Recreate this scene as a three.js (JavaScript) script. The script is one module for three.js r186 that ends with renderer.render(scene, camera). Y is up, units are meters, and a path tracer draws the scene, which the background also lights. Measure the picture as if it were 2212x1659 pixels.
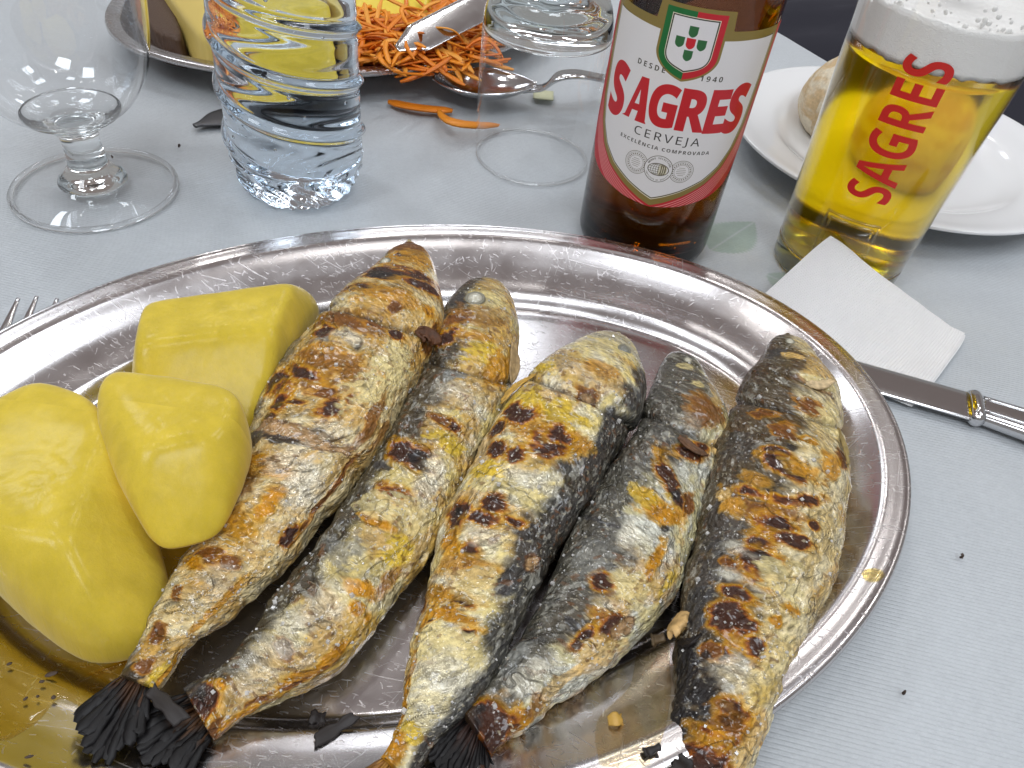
import * as THREE from 'three';
import { mergeGeometries } from 'three/addons/utils/BufferGeometryUtils.js';
import { RectAreaLightUniformsLib } from 'three/addons/lights/RectAreaLightUniformsLib.js';

// ------------------------------------------------------------------ camera, light, exposure
const scene = new THREE.Scene();
const PX = 2212, FOCAL = 2888 * 2212 / 3840, CAM_Y = 0.21, PITCH = 44.5 * Math.PI / 180, ROLL = 8 * Math.PI / 180;
const camera = new THREE.PerspectiveCamera(2 * Math.atan(829.5 / FOCAL) * 180 / Math.PI, 4 / 3, 0.01, 30);
const camF = new THREE.Vector3(0, -Math.sin(PITCH), -Math.cos(PITCH));
const camR0 = new THREE.Vector3(1, 0, 0), camU0 = new THREE.Vector3().crossVectors(camR0, camF);
const camR = camR0.clone().multiplyScalar(Math.cos(ROLL)).addScaledVector(camU0, Math.sin(ROLL));
const camU = camR0.clone().multiplyScalar(-Math.sin(ROLL)).addScaledVector(camU0, Math.cos(ROLL));
camera.position.set(0, CAM_Y, 0);
camera.quaternion.setFromRotationMatrix(new THREE.Matrix4().makeBasis(camR, camU, camF.clone().negate()));
scene.background = new THREE.Color().setRGB(0.30, 0.29, 0.285);           // the dim light of the room's far walls
RectAreaLightUniformsLib.init();
const CEILING = 1.95;
const PANELS = [[-0.22, 0.3, 0.3, 0.22], [0.72, -0.42, 0.3, 0.45], [-0.3, -2.5, 0.7, 0.3], [1.55, -0.3, 0.45, 0.45], [-1.45, -1.4, 0.45, 0.45], [0.35, 1.15, 0.7, 0.6], [-0.95, 0.85, 0.6, 0.6]];
const SPOTS = [[-0.75, -0.1], [0.25, -1.25], [0.5, 0.5], [-0.7, -0.75], [-0.35, -1.6], [0.9, -1.5], [-1.2, 0.1], [-0.75, 0.6], [0.35, -2.0], [-1.0, -2.0]];
const PANEL_LIGHT = 10, SPOT_LIGHT = 60;
const renderer = new THREE.WebGLRenderer({ antialias: true });
renderer.toneMapping = THREE.LinearToneMapping;
renderer.toneMappingExposure = 1.0;
renderer.shadowMap.enabled = true;

// ------------------------------------------------------------------ helpers
const V3 = (x, y, z) => new THREE.Vector3(x, y, z), V2 = (x, y) => new THREE.Vector2(x, y);
const lerp = (a, b, t) => a + (b - a) * t, clamp = (x, a = 0, b = 1) => Math.min(b, Math.max(a, x));
const sm = (a, b, x) => { const t = clamp((x - a) / (b - a)); return t * t * (3 - 2 * t); };
function rng(seed) { let s = seed >>> 0; return () => { s = (s + 0x6d2b79f5) | 0; let t = Math.imul(s ^ (s >>> 15), 1 | s); t = (t + Math.imul(t ^ (t >>> 7), 61 | t)) ^ t; return ((t ^ (t >>> 14)) >>> 0) / 4294967296; }; }
const hash = (x, y, k) => { let n = Math.imul(x, 374761393) ^ Math.imul(y, 668265263) ^ Math.imul(k, 2246822519); n = Math.imul(n ^ (n >>> 13), 1274126177); return ((n ^ (n >>> 16)) >>> 0) / 4294967296; };
function noise(x, y, k = 0) {
  const i = Math.floor(x), j = Math.floor(y), fx = x - i, fy = y - j, u = fx * fx * (3 - 2 * fx), v = fy * fy * (3 - 2 * fy);
  const a = hash(i, j, k), b = hash(i + 1, j, k), c = hash(i, j + 1, k), d = hash(i + 1, j + 1, k);
  return a + (b - a) * u + (c - a) * v + (a - b - c + d) * u * v;
}
const fbm = (x, y, k = 0, o = 4) => { let s = 0, a = 0.5, t = 0; for (let i = 0; i < o; i++) { s += a * noise(x, y, k + i * 17); t += a; a *= 0.5; x *= 2.03; y *= 2.03; } return s / t; };
// a point of the photograph (2212 pixels wide) where its ray meets the level y
function P(px, py, y = 0) {
  const d = camR.clone().multiplyScalar((px - 1106) / FOCAL).addScaledVector(camU, -(py - 829.5) / FOCAL).add(camF);
  const t = (y - CAM_Y) / d.y;
  return V3(d.x * t, y, d.z * t);
}
const perPixel = (p) => p.clone().sub(camera.position).dot(camF) / FOCAL;
const names = new Map();
const numbered = (n) => { const k = names.get(n) ?? 0; names.set(n, k + 1); return k ? n + '_' + String(k).padStart(3, '0') : n; };
const M = (o = {}) => { const m = new THREE.MeshPhysicalMaterial({ side: THREE.DoubleSide, ...o }); return m; };
const RGB = (r, g, b) => new THREE.Color().setRGB(r, g, b);
function shadows(o) { o.castShadow = o.receiveShadow = true; return o; }
function part(name, geo, mat, parent) { const m = shadows(new THREE.Mesh(geo, mat)); m.name = name; parent.add(m); return m; }
function thing(name, label, category, group, pos) {
  const g = new THREE.Group(); g.name = numbered(name); g.userData = { label, category }; if (group) g.userData.group = group;
  if (pos) g.position.copy(pos); scene.add(g); return g;
}
function single(name, geo, mat, label, category, group) {
  const m = shadows(new THREE.Mesh(geo, mat)); m.name = numbered(name); m.userData = { label, category }; if (group) m.userData.group = group; scene.add(m); return m;
}
function structure(name, geo, mat) { const m = shadows(new THREE.Mesh(geo, mat)); m.name = name; m.userData = { kind: 'structure' }; scene.add(m); return m; }
function outward(g) {       // closed meshes: faces point out, whatever order they were built in
  const p = g.attributes.position, ix = g.index.array, a = V3(), b = V3(), c = V3(); let vol = 0;
  for (let i = 0; i < ix.length; i += 3) { a.fromBufferAttribute(p, ix[i]); b.fromBufferAttribute(p, ix[i + 1]); c.fromBufferAttribute(p, ix[i + 2]); vol += a.dot(b.cross(c)); }
  if (vol < 0) { for (let i = 0; i < ix.length; i += 3) { const t = ix[i]; ix[i] = ix[i + 1]; ix[i + 1] = t; } g.computeVertexNormals(); }
  return g;
}
function lathe(pts, seg = 96) { const g = new THREE.LatheGeometry(pts.map(([r, y]) => V2(Math.max(r, 1e-5), y)), seg); return outward(g); }
function smoothProfile(pts, n = 10, closed = false) { // Catmull-Rom through [r, y] points
  const c = new THREE.CatmullRomCurve3(pts.map(([r, y]) => V3(r, y, 0)), closed, 'centripetal');
  return c.getPoints(pts.length * n).map((p) => [Math.max(0, p.x), p.y]);
}
// a closed sheet: top surface fn(u, v), thickness th(u, v) below it along the normal
function sheet(fn, nu, nv, th, uvf) {
  const top = [], N = (nu + 1) * (nv + 1), pos = [], uv = [], ix = [];
  for (let j = 0; j <= nv; j++) for (let i = 0; i <= nu; i++) { top.push(fn(i / nu, j / nv)); const t = uvf ? uvf(i / nu, j / nv) : [i / nu, j / nv]; uv.push(...t); }
  const at = (i, j) => top[clamp(j, 0, nv) * (nu + 1) + clamp(i, 0, nu)], bot = [];
  for (let j = 0; j <= nv; j++) for (let i = 0; i <= nu; i++) {
    const a = at(i + 1, j).clone().sub(at(i - 1, j)), b = at(i, j + 1).clone().sub(at(i, j - 1)), n = a.cross(b).normalize();
    bot.push(at(i, j).clone().addScaledVector(n, -(typeof th === 'function' ? th(i / nu, j / nv) : th)));
  }
  for (const p of top) pos.push(p.x, p.y, p.z);
  for (const p of bot) pos.push(p.x, p.y, p.z);
  for (let i = 0, n = uv.length; i < n; i++) uv.push(uv[i]);
  const id = (i, j) => j * (nu + 1) + i;
  for (let j = 0; j < nv; j++) for (let i = 0; i < nu; i++) {
    const a = id(i, j), b = id(i + 1, j), c = id(i + 1, j + 1), d = id(i, j + 1);
    ix.push(a, b, c, a, c, d, N + a, N + c, N + b, N + a, N + d, N + c);
  }
  const rim = (a, b) => ix.push(a, N + a, N + b, a, N + b, b);
  for (let i = 0; i < nu; i++) { rim(id(i, 0), id(i + 1, 0)); rim(id(i + 1, nv), id(i, nv)); }
  for (let j = 0; j < nv; j++) { rim(id(0, j + 1), id(0, j)); rim(id(nu, j), id(nu, j + 1)); }
  const g = new THREE.BufferGeometry();
  g.setAttribute('position', new THREE.Float32BufferAttribute(pos, 3)); g.setAttribute('uv', new THREE.Float32BufferAttribute(uv, 2)); g.setIndex(ix); g.computeVertexNormals();
  return outward(g);
}
// sections swept along a list of frames {p, n, b, w, t}: closed body
function sweep(frames, nth, shape) {
  const pos = [], uv = [], ix = [], nu = frames.length;
  for (let i = 0; i < nu; i++) for (let k = 0; k <= nth; k++) { const q = shape(frames[i], k / nth, i / (nu - 1)); pos.push(q.x, q.y, q.z); uv.push(i / (nu - 1), k / nth); }
  for (let i = 0; i < nu - 1; i++) for (let k = 0; k < nth; k++) { const a = i * (nth + 1) + k, b = a + nth + 1; ix.push(a, b, a + 1, b, b + 1, a + 1); }
  for (const e of [0, nu - 1]) { // caps
    const c = V3(); for (let k = 0; k < nth; k++) c.add(V3(...pos.slice((e * (nth + 1) + k) * 3, (e * (nth + 1) + k) * 3 + 3))); c.multiplyScalar(1 / nth);
    const id = pos.length / 3; pos.push(c.x, c.y, c.z); uv.push(e ? 1 : 0, 0.5);
    for (let k = 0; k < nth; k++) { const a = e * (nth + 1) + k; e ? ix.push(id, a + 1, a) : ix.push(id, a, a + 1); }
  }
  const g = new THREE.BufferGeometry();
  g.setAttribute('position', new THREE.Float32BufferAttribute(pos, 3)); g.setAttribute('uv', new THREE.Float32BufferAttribute(uv, 2)); g.setIndex(ix);
  return g;
}
function seamNormals(g, nu, nth) { // same normal on both sides of the seam
  g.computeVertexNormals(); const n = g.attributes.normal;
  for (let i = 0; i < nu; i++) { const a = i * (nth + 1), b = a + nth, v = V3().fromBufferAttribute(n, a).add(V3().fromBufferAttribute(n, b)).normalize(); n.setXYZ(a, v.x, v.y, v.z); n.setXYZ(b, v.x, v.y, v.z); }
  return g;
}
function tex(w, h, fill, srgb = false) {
  const d = new Uint8Array(w * h * 4); fill(d);
  const t = new THREE.DataTexture(d, w, h); t.magFilter = THREE.LinearFilter; t.minFilter = THREE.LinearMipmapLinearFilter; t.generateMipmaps = true; t.wrapS = t.wrapT = THREE.RepeatWrapping;
  if (srgb) t.colorSpace = THREE.SRGBColorSpace; t.needsUpdate = true; return t;
}
const toS = (c) => { c = clamp(c); return 255 * (c <= 0.0031308 ? 12.92 * c : 1.055 * Math.pow(c, 1 / 2.4) - 0.055); };
function canvasTex(w, h, draw, srgb = true) {
  const c = document.createElement('canvas'); c.width = w; c.height = h; draw(c.getContext('2d'), w, h);
  const t = new THREE.CanvasTexture(c); t.magFilter = THREE.LinearFilter; t.wrapS = t.wrapT = THREE.RepeatWrapping; if (srgb) t.colorSpace = THREE.SRGBColorSpace; return t;
}
const rep = (t, u, v = u, ou = 0, ov = 0) => { const c = t.clone(); c.repeat.set(u, v); c.offset.set(ou, ov); c.needsUpdate = true; return c; };
function planarUV(g, k = 1) { const p = g.attributes.position, uv = new Float32Array(p.count * 2); for (let i = 0; i < p.count; i++) { uv[i * 2] = p.getX(i) * k; uv[i * 2 + 1] = -p.getZ(i) * k; } g.setAttribute('uv', new THREE.BufferAttribute(uv, 2)); return g; }

// ------------------------------------------------------------------ ceiling and its lamps
{
  const plaster = M({ color: RGB(0.74, 0.63, 0.60), roughness: 0.9 });
  const c = structure('ceiling', new THREE.BoxGeometry(6, 0.05, 6), plaster); c.position.set(0, CEILING + 0.06, -0.4);
  const housing = M({ color: RGB(0.8, 0.8, 0.8), roughness: 0.5 });
  for (const [x, z, w, d] of PANELS) {
    const g = thing('ceiling_panel_light', 'square white LED panel light set in the ceiling', 'ceiling light', 'square panel lights in the ceiling', V3(x, CEILING, z));
    part('housing', new THREE.BoxGeometry(w + 0.04, 0.03, d + 0.04), housing, g).position.y = 0.017;
    part('lit_panel', new THREE.BoxGeometry(w, 0.004, d), new THREE.MeshStandardMaterial({ color: 0x222222, emissive: RGB(1, 0.98, 0.96), emissiveIntensity: 2 }), g).position.y = -0.002;
    const l = new THREE.RectAreaLight(RGB(0.92, 1.0, 1.09), PANEL_LIGHT, w, d); l.position.set(0, -0.01, 0); l.rotation.x = -Math.PI / 2; g.add(l);
  }
  for (const [x, z] of SPOTS) {
    const g = thing('ceiling_downlight', 'small round LED downlight set in the ceiling', 'ceiling light', 'round downlights in the ceiling', V3(x, CEILING, z));
    part('housing', new THREE.CylinderGeometry(0.065, 0.065, 0.03, 32), housing, g).position.y = 0.016;
    part('lit_disc', new THREE.CylinderGeometry(0.05, 0.05, 0.004, 32), new THREE.MeshStandardMaterial({ color: 0x222222, emissive: RGB(1, 0.98, 0.95), emissiveIntensity: 20 }), g).position.y = -0.002;
    const l = new THREE.RectAreaLight(RGB(1.0, 0.99, 0.98), SPOT_LIGHT, 0.09, 0.09); l.position.set(0, -0.01, 0); l.rotation.x = -Math.PI / 2; g.add(l);
  }
}

// ------------------------------------------------------------------ table and its paper cloth
const EDGE = [[-0.95, -1.05], [-0.081, -1.05], [0.892, 0.5], [-0.95, 0.5]];
function slab(depth, grow = 0) {
  const s = new THREE.Shape(EDGE.map(([x, z]) => V2(x + Math.sign(x) * grow, -z + Math.sign(-z) * grow)));
  const g = new THREE.ExtrudeGeometry(s, { depth, bevelEnabled: false }); g.rotateX(-Math.PI / 2); return g;
}
{
  const t = single('table', slab(0.028), M({ color: RGB(0.2, 0.12, 0.07), roughness: 0.6 }), 'brown table top under the white paper cloth', 'table'); t.position.y = -0.0305;
  const weave = tex(512, 512, (d) => {
    for (let y = 0; y < 512; y++) for (let x = 0; x < 512; x++) {
      const row = Math.floor(y / 16), fy = (y % 16) / 16, jog = hash(0, row, 3) * 40, cell = Math.floor((x + jog) / 32), fx = ((x + jog) % 32) / 32;
      const gap = Math.min(sm(0, 0.28, fy), sm(0, 0.28, 1 - fy)) * (0.75 + 0.25 * Math.min(sm(0, 0.2, fx), sm(0, 0.2, 1 - fx)));
      const h = clamp(0.12 + 0.6 * gap * (0.75 + 0.5 * hash(cell % 16, row, 5)) + 0.3 * (hash(x, y, 1) - 0.5)), i = (y * 512 + x) * 4;
      d[i] = d[i + 1] = d[i + 2] = h * 255; d[i + 3] = 255;
    }
  });
  const print = canvasTex(2048, 2048, (c, w) => {
    c.fillStyle = 'rgb(184,189,193)'; c.fillRect(0, 0, w, w);
    const R = rng(5), q = (X, Z) => [(X + 0.6) / 1.2 * w, (1 - (-Z + 0.2) / 1.2) * w];
    const leaf = (X, Z, L, turn, col) => {
      c.save(); c.translate(...q(X, Z)); c.rotate(turn); c.fillStyle = col; c.beginPath(); const k = L / 1.2 * w;
      for (let i = 0; i <= 40; i++) { const t = i / 40, r = Math.sin(Math.PI * Math.pow(t, 0.8)) * 0.33 * k * (i % 2 ? 1 : 0.82); c.lineTo(t * k, -r); }
      for (let i = 40; i >= 0; i--) { const t = i / 40, r = Math.sin(Math.PI * Math.pow(t, 0.8)) * 0.33 * k * (i % 2 ? 1 : 0.82); c.lineTo(t * k, r); }
      c.fill(); c.strokeStyle = 'rgba(184,189,192,0.9)'; c.lineWidth = 1.5; c.beginPath(); c.moveTo(0, 0); c.lineTo(k, 0); c.stroke(); c.restore();
    };
    const a = P(1520, 545), b = P(1590, 500);
    leaf(a.x + 0.004, a.z - 0.004, 0.042, Math.atan2(b.z - a.z, b.x - a.x), 'rgb(158,174,166)');
    leaf(a.x + 0.03, a.z + 0.01, 0.035, 0.5, 'rgb(162,177,171)');
    const im = c.getImageData(0, 0, w, w), d = im.data;
    for (let y = 0; y < w; y++) for (let x = 0; x < w; x++) {
      const i = (y * w + x) * 4, n = (noise(x / 3, y / 1.6, 9) - 0.5) * 5 + (fbm(x / 90, y / 90, 4, 3) - 0.5) * 9 + (hash(x, y, 2) - 0.5) * 5;
      d[i] += n; d[i + 1] += n; d[i + 2] += n;
    }
    c.putImageData(im, 0, 0);
  });
  print.repeat.set(1 / 1.2, 1 / 1.2); print.offset.set(0.5, 0.2 / 1.2); print.wrapS = print.wrapT = THREE.ClampToEdgeWrapping;
  const bump = rep(weave, 1 / 0.046); bump.rotation = -0.12;
  const corner = EDGE.map(([x, z]) => V3(x * 1.003, 0, z * 1.003)), clothGeo = sheet((u, v) => { const p = corner[3].clone().lerp(corner[2], u).lerp(corner[0].clone().lerp(corner[1], u), v); p.y = -0.0004 - 0.0011 * fbm(p.x * 9 + 3, p.z * 16, 181, 3) - 0.0003 * fbm(p.x * 60, p.z * 90, 185, 2); return p; }, 300, 300, 0.0004, (u, v) => { const p = corner[3].clone().lerp(corner[2], u).lerp(corner[0].clone().lerp(corner[1], u), v); return [p.x, -p.z]; });
  structure('tablecloth', clothGeo, M({ map: print, bumpMap: bump, bumpScale: 0.00022, roughness: 0.55 }));
}
// dark garment beyond the table's slanting edge
{
  const g = new THREE.SphereGeometry(1, 96, 64), p = g.attributes.position;
  for (let i = 0; i < p.count; i++) { const x = p.getX(i), y = p.getY(i), z = p.getZ(i), k = 1 + 0.16 * (fbm(x * 3 + 5, z * 3 + y * 2, 21, 4) - 0.5) + 0.06 * (fbm(x * 9, z * 9 + y * 7, 22, 3) - 0.5); p.setXYZ(i, x * 0.5 * k, y * 0.14 * k, z * 0.33 * k); }
  g.computeVertexNormals();
  const o = single('jacket', g, M({ color: RGB(0.012, 0.012, 0.02), roughness: 0.95, sheen: 0.4, sheenColor: RGB(0.1, 0.1, 0.16) }), 'rumpled dark navy jacket beyond the table edge behind the bread plate', 'jacket');
  o.position.set(0.5, -0.17, -0.79); o.rotation.y = -1.0;
}

// ------------------------------------------------------------------ oval steel platters
const STEEL_TEX = canvasTex(2048, 2048, (c, w) => {   // red: fine relief, green: roughness
  c.fillStyle = 'rgb(128,54,0)'; c.fillRect(0, 0, w, w); const R = rng(77);
  c.lineCap = 'round';
  for (let i = 0; i < 16000; i++) {
    const x = R() * w, y = R() * w, long = R() < 0.05, L = long ? 30 + R() * 120 : 3 + R() * 14, a = (R() < 0.5 ? 0.15 : R() * 3.14) + (R() - 0.5) * 0.5, up = R() < 0.4;
    c.strokeStyle = `rgba(${up ? 200 : 40},${90 + R() * 80},0,${0.2 + R() * 0.55})`; c.lineWidth = 0.7 + R() * (long ? 0.7 : 1.4);
    c.beginPath(); c.moveTo(x, y); c.quadraticCurveTo(x + Math.cos(a) * L * 0.5 + (R() - 0.5) * 6, y + Math.sin(a) * L * 0.5 + (R() - 0.5) * 6, x + Math.cos(a) * L, y + Math.sin(a) * L); c.stroke();
  }
  const im = c.getImageData(0, 0, w, w), d = im.data;
  for (let y = 0; y < w; y++) for (let x = 0; x < w; x++) {
    const i = (y * w + x) * 4, m = fbm(x / 60, y / 60, 31, 4), f = fbm(x / 9, y / 9, 35, 2);
    d[i] = clamp(d[i] + (noise(x / 2.3, y / 2.3, 33) - 0.5) * 14 + (f - 0.5) * 8, 0, 255); d[i + 1] = clamp(d[i + 1] + (m - 0.45) * 26 + (hash(x, y, 8) - 0.5) * 12, 0, 255);
  }
  c.putImageData(im, 0, 0);
}, false);
const steelUV = rep(STEEL_TEX, 1 / 0.3);
const STEEL = M({ color: RGB(0.57, 0.545, 0.545), metalness: 1, roughness: 1, roughnessMap: steelUV, bumpMap: steelUV, bumpScale: 0.000035 });
const CUTLERY = M({ color: RGB(0.62, 0.62, 0.63), metalness: 1, roughness: 0.55, roughnessMap: rep(STEEL_TEX, 1 / 0.12), bumpMap: rep(STEEL_TEX, 1 / 0.12), bumpScale: 0.00001 });
// height of the pressed sheet at distance s inside its outer edge
const PROFILE = [[0, 0.0185], [0.0006, 0.0200], [0.002, 0.0206], [0.0075, 0.0198], [0.009, 0.0200], [0.0102, 0.0190], [0.014, 0.0160], [0.020, 0.0122], [0.026, 0.0098], [0.0305, 0.0086], [0.0325, 0.0078], [0.0345, 0.0050], [0.036, 0.0032], [0.038, 0.0026], [0.044, 0.0030], [0.06, 0.0033], [0.2, 0.0034]];
const profile = (s) => { for (let i = 1; i < PROFILE.length; i++) if (s <= PROFILE[i][0]) { const [a, b] = [PROFILE[i - 1], PROFILE[i]]; return lerp(a[1], b[1], (s - a[0]) / (b[0] - a[0])); } return 0.0034; };
class Oval {
  constructor(cx, cz, a, b, turn) { Object.assign(this, { cx, cz, a, b, turn, c: Math.cos(turn), s: Math.sin(turn) }); }
  local(x, z) { const dx = x - this.cx, dz = z - this.cz; return [dx * this.c + dz * this.s, -dx * this.s + dz * this.c]; }
  inset(x, z) { // about the distance to the outer edge
    const [u, v] = this.local(x, z), k = Math.hypot(u / this.a, v / this.b); if (k < 1e-6) return this.b;
    const g = Math.hypot(u / this.a ** 2, v / this.b ** 2) / k; return (1 - k) / g;
  }
  y(x, z) { return profile(Math.max(0, this.inset(x, z))); }
  geometry() {
    const S = [];                                     // finely spaced insets, denser where the sheet bends
    for (let i = 1; i < PROFILE.length; i++) { const [a] = PROFILE[i - 1], [b] = PROFILE[i], n = b > 0.05 ? 2 : 5; for (let k = 0; k < n; k++) S.push(lerp(a, b, k / n)); }
    const smoothY = (s) => { let t = 0; for (let k = -3; k <= 3; k++) t += profile(Math.max(0, s + k * 0.0005)); return s < 0.0015 ? profile(s) : t / 7; };
    const pos = [], ix = [], NT = 260, ring = [];
    const cut = S.filter((s) => s < 0.06);
    const row = (fn) => { const r = []; for (let t = 0; t < NT; t++) r.push(fn(t / NT * 2 * Math.PI)); ring.push(r); };
    const at = (t, s, y) => { const ct = Math.cos(t), st = Math.sin(t); let nx = ct / this.a, nz = st / this.b; const l = Math.hypot(nx, nz); const u = this.a * ct - nx / l * s, v = this.b * st - nz / l * s; return [this.cx + u * this.c - v * this.s, y, this.cz + u * this.s + v * this.c]; };
    const th = 0.0009;
    for (let k = 3; k >= 1; k--) row((t) => at(t, 0.0006 * k, profile(0) - 0.0009 - 0.0003 * k)); // rolled lip seen from below
    for (const s of cut) row((t) => at(t, s, smoothY(s)));
    for (let k = 1; k <= 8; k++) row((t) => { const p = at(t, 0.06, 0.0033), q = 1 - k / 8.001; return [this.cx + (p[0] - this.cx) * q, 0.0033 + 0.0001 * k / 8, this.cz + (p[2] - this.cz) * q]; });
    const under = ring.slice(3).reverse().map((r) => r.map(([x, y, z]) => [x, y - th, z]));
    under.pop(); for (const r of under) ring.push(r);
    for (const r of ring) for (const p of r) pos.push(...p);
    for (let j = 0; j < ring.length; j++) { const j2 = (j + 1) % ring.length; for (let t = 0; t < NT; t++) { const a = j * NT + t, b = j * NT + (t + 1) % NT, c = j2 * NT + (t + 1) % NT, d = j2 * NT + t; ix.push(a, b, c, a, c, d); } }
    const g = new THREE.BufferGeometry(); g.setAttribute('position', new THREE.Float32BufferAttribute(pos, 3)); g.setIndex(ix); g.computeVertexNormals(); planarUV(g);
    return outward(g);
  }
}
const platter = new Oval(-0.0247, -0.1663, 0.1701, 0.1196, -21.22 * Math.PI / 180);
const platter2 = new Oval(-0.140, -0.530, 0.15, 0.105, -38 * Math.PI / 180);
single('serving_platter', platter.geometry(), STEEL, 'scratched oval stainless steel platter holding five grilled sardines', 'platter');
single('serving_platter', platter2.geometry(), STEEL, 'oval steel platter with grated carrot and yellow potato pieces', 'platter');

// ------------------------------------------------------------------ sardines
const KIND = {
  c: { col: [0.022, 0.007, 0.0035], ring: [0.20, 0.05, 0.006], halo: [0.50, 0.25, 0.025] }, k: { col: [0.012, 0.010, 0.010] }, b: { col: [0.13, 0.045, 0.012], ring: [0.36, 0.165, 0.03] }, o: { col: [0.46, 0.21, 0.03], ring: [0.5, 0.3, 0.07] },
  y: { col: [0.58, 0.41, 0.07] }, s: { col: [0.66, 0.63, 0.52] }, p: { col: [0.66, 0.56, 0.29] }, f: { col: [0.42, 0.27, 0.14], ring: [0.1, 0.05, 0.03] }, d: { col: [0.045, 0.042, 0.04] }, g: { col: [0.2, 0.2, 0.18] }, t: { col: [0.62, 0.42, 0.17] },
};
class Fish {
  constructor(o) {
    Object.assign(this, o); this.N = 260; this.frames = [];
    const resample = (pts) => { const c = new THREE.CatmullRomCurve3(pts.map(([x, y]) => V3(x, y, 0)), false, 'centripetal'); return c.getSpacedPoints(this.N).map((p) => [p.x, p.y]); };
    const L = resample([o.nose, ...o.left]), R = resample([o.nose, ...o.right]);
    const Y = (u) => { const n = o.y.length - 1, i = Math.min(n - 1, Math.floor(u * n)), f = u * n - i; return lerp(o.y[i], o.y[i + 1], f * f * (3 - 2 * f)); };
    for (let i = 0; i <= this.N; i++) {
      const u = i / this.N, y = Y(u), l = P(...L[i], y), r = P(...R[i], y);
      this.frames.push({ p: l.clone().add(r).multiplyScalar(0.5), lr: r.clone().sub(l), w0: r.distanceTo(l) / 2 });
    }
    const F = this.frames; let s = 0;
    for (let pass = 0; pass < 6; pass++) { const q = F.map((f) => f.p.clone()); for (let i = 1; i < this.N; i++) F[i].p.copy(q[i - 1]).add(q[i + 1]).add(q[i]).multiplyScalar(1 / 3); }
    for (let i = 0; i <= this.N; i++) {
      const a = F[Math.max(0, i - 2)].p, b = F[Math.min(this.N, i + 2)].p, T = b.clone().sub(a).normalize(), f = F[i];
      f.n = V3(-T.z, 0, T.x).normalize(); if (f.n.dot(f.lr) < 0) f.n.negate();
      f.b = V3(0, 1, 0).addScaledVector(T, -T.y).normalize(); f.T = T;
      f.w = Math.max(0.0008, Math.abs(f.lr.dot(f.n)) / 2); if (i) s += f.p.distanceTo(F[i - 1].p); f.s = s;
      f.t = Math.min(f.w * (o.flat ?? 0.62), 0.0135);
    }
    this.len = s;
    this.spotsM = o.spots.map(([x, y, ra, rl, kind, ang = 0, k = 1]) => { const h = this.hit(x, y), mpp = perPixel(h.p); return { s: h.s, th: h.th, ra: ra * mpp * ('ckb'.includes(kind) ? 0.86 : 1), rl: rl * mpp * ('ckb'.includes(kind) ? 1.5 : 1.3), kind, ang, k, seed: (x * 7 + y * 13) | 0 }; });
  }
  frame(u) { const x = clamp(u) * this.N, i = Math.min(this.N - 1, Math.floor(x)), f = x - i, a = this.frames[i], b = this.frames[i + 1]; return { p: a.p.clone().lerp(b.p, f), n: a.n.clone().lerp(b.n, f).normalize(), b: a.b, w: lerp(a.w, b.w, f), t: lerp(a.t, b.t, f), s: lerp(a.s, b.s, f) }; }
  section(f, th) { // th = 0 right side, pi/2 top, pi left side
    const roll = this.roll ?? 0, c = Math.cos(th), s = Math.sin(th), x = f.w * Math.sign(c) * Math.pow(Math.abs(c), 0.86), y = f.t * (s > 0 ? Math.pow(s, 0.86) : -Math.pow(-s, 0.7));
    const cr = Math.cos(roll), sr = Math.sin(roll); return f.p.clone().addScaledVector(f.n, x * cr - y * sr).addScaledVector(f.b, x * sr + y * cr);
  }
  hit(px, py) { // where the ray of that pixel meets the body
    let y = this.y[1] + 0.008, best;
    for (let k = 0; k < 6; k++) {
      const q = P(px, py, y); let bi = 0, bd = 1e9;
      for (let i = 0; i <= this.N; i++) { const f = this.frames[i], d = (f.p.x - q.x) ** 2 + (f.p.z - q.z) ** 2; if (d < bd) { bd = d; bi = i; } }
      const f = this.frames[bi], l = clamp(q.clone().sub(f.p).dot(f.n) / f.w, -0.97, 0.97), th = Math.acos(l);
      best = { s: f.s, u: bi / this.N, th, p: this.section(f, th), n: f.n.clone().multiplyScalar(Math.cos(th) / f.w).addScaledVector(f.b, Math.sin(th) / f.t).normalize(), f }; y = best.p.y;
    }
    return best;
  }
  relief(s, q, u, th) { // metres; lumps and wrinkles of the cooked skin
    const k = this.seed; let h = (fbm(s * 110, q * 110, k, 3) - 0.5) * 0.0022 + (fbm(s * 330 + q * 200, q * 420, k + 3, 3) - 0.5) * 0.0012;
    const gill = Math.abs(u - (0.205 + 0.03 * Math.sin(th))); h *= sm(0.1, 0.24, u) * 0.75 + 0.25; h -= 0.0016 * Math.exp(-((gill / 0.006) ** 2)); h += 0.0011 * sm(0.21, 0.19, u) * sm(0.08, 0.15, u); h -= 0.0008 * Math.exp(-(((u - 0.02) / 0.008) ** 2)) * Math.max(0, Math.sin(th));
    for (const p of this.spotsM) if (p.kind === 'h' || p.kind === 'f') { const ds = (s - p.s) / p.rl, dq = (th - p.th) * this.arc(u) / p.ra, d = Math.hypot(ds, dq); if (d < 1.3) h -= 0.0011 * sm(1.3, 0.6, d + (fbm(s * 500, q * 500, k + 9, 2) - 0.5) * 0.5); }
    return h * Math.min(1, u * 14 + 0.25);
  }
  arc(u) { const f = this.frames[Math.round(clamp(u) * this.N)]; return (f.w + f.t) * 0.5; }
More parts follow.
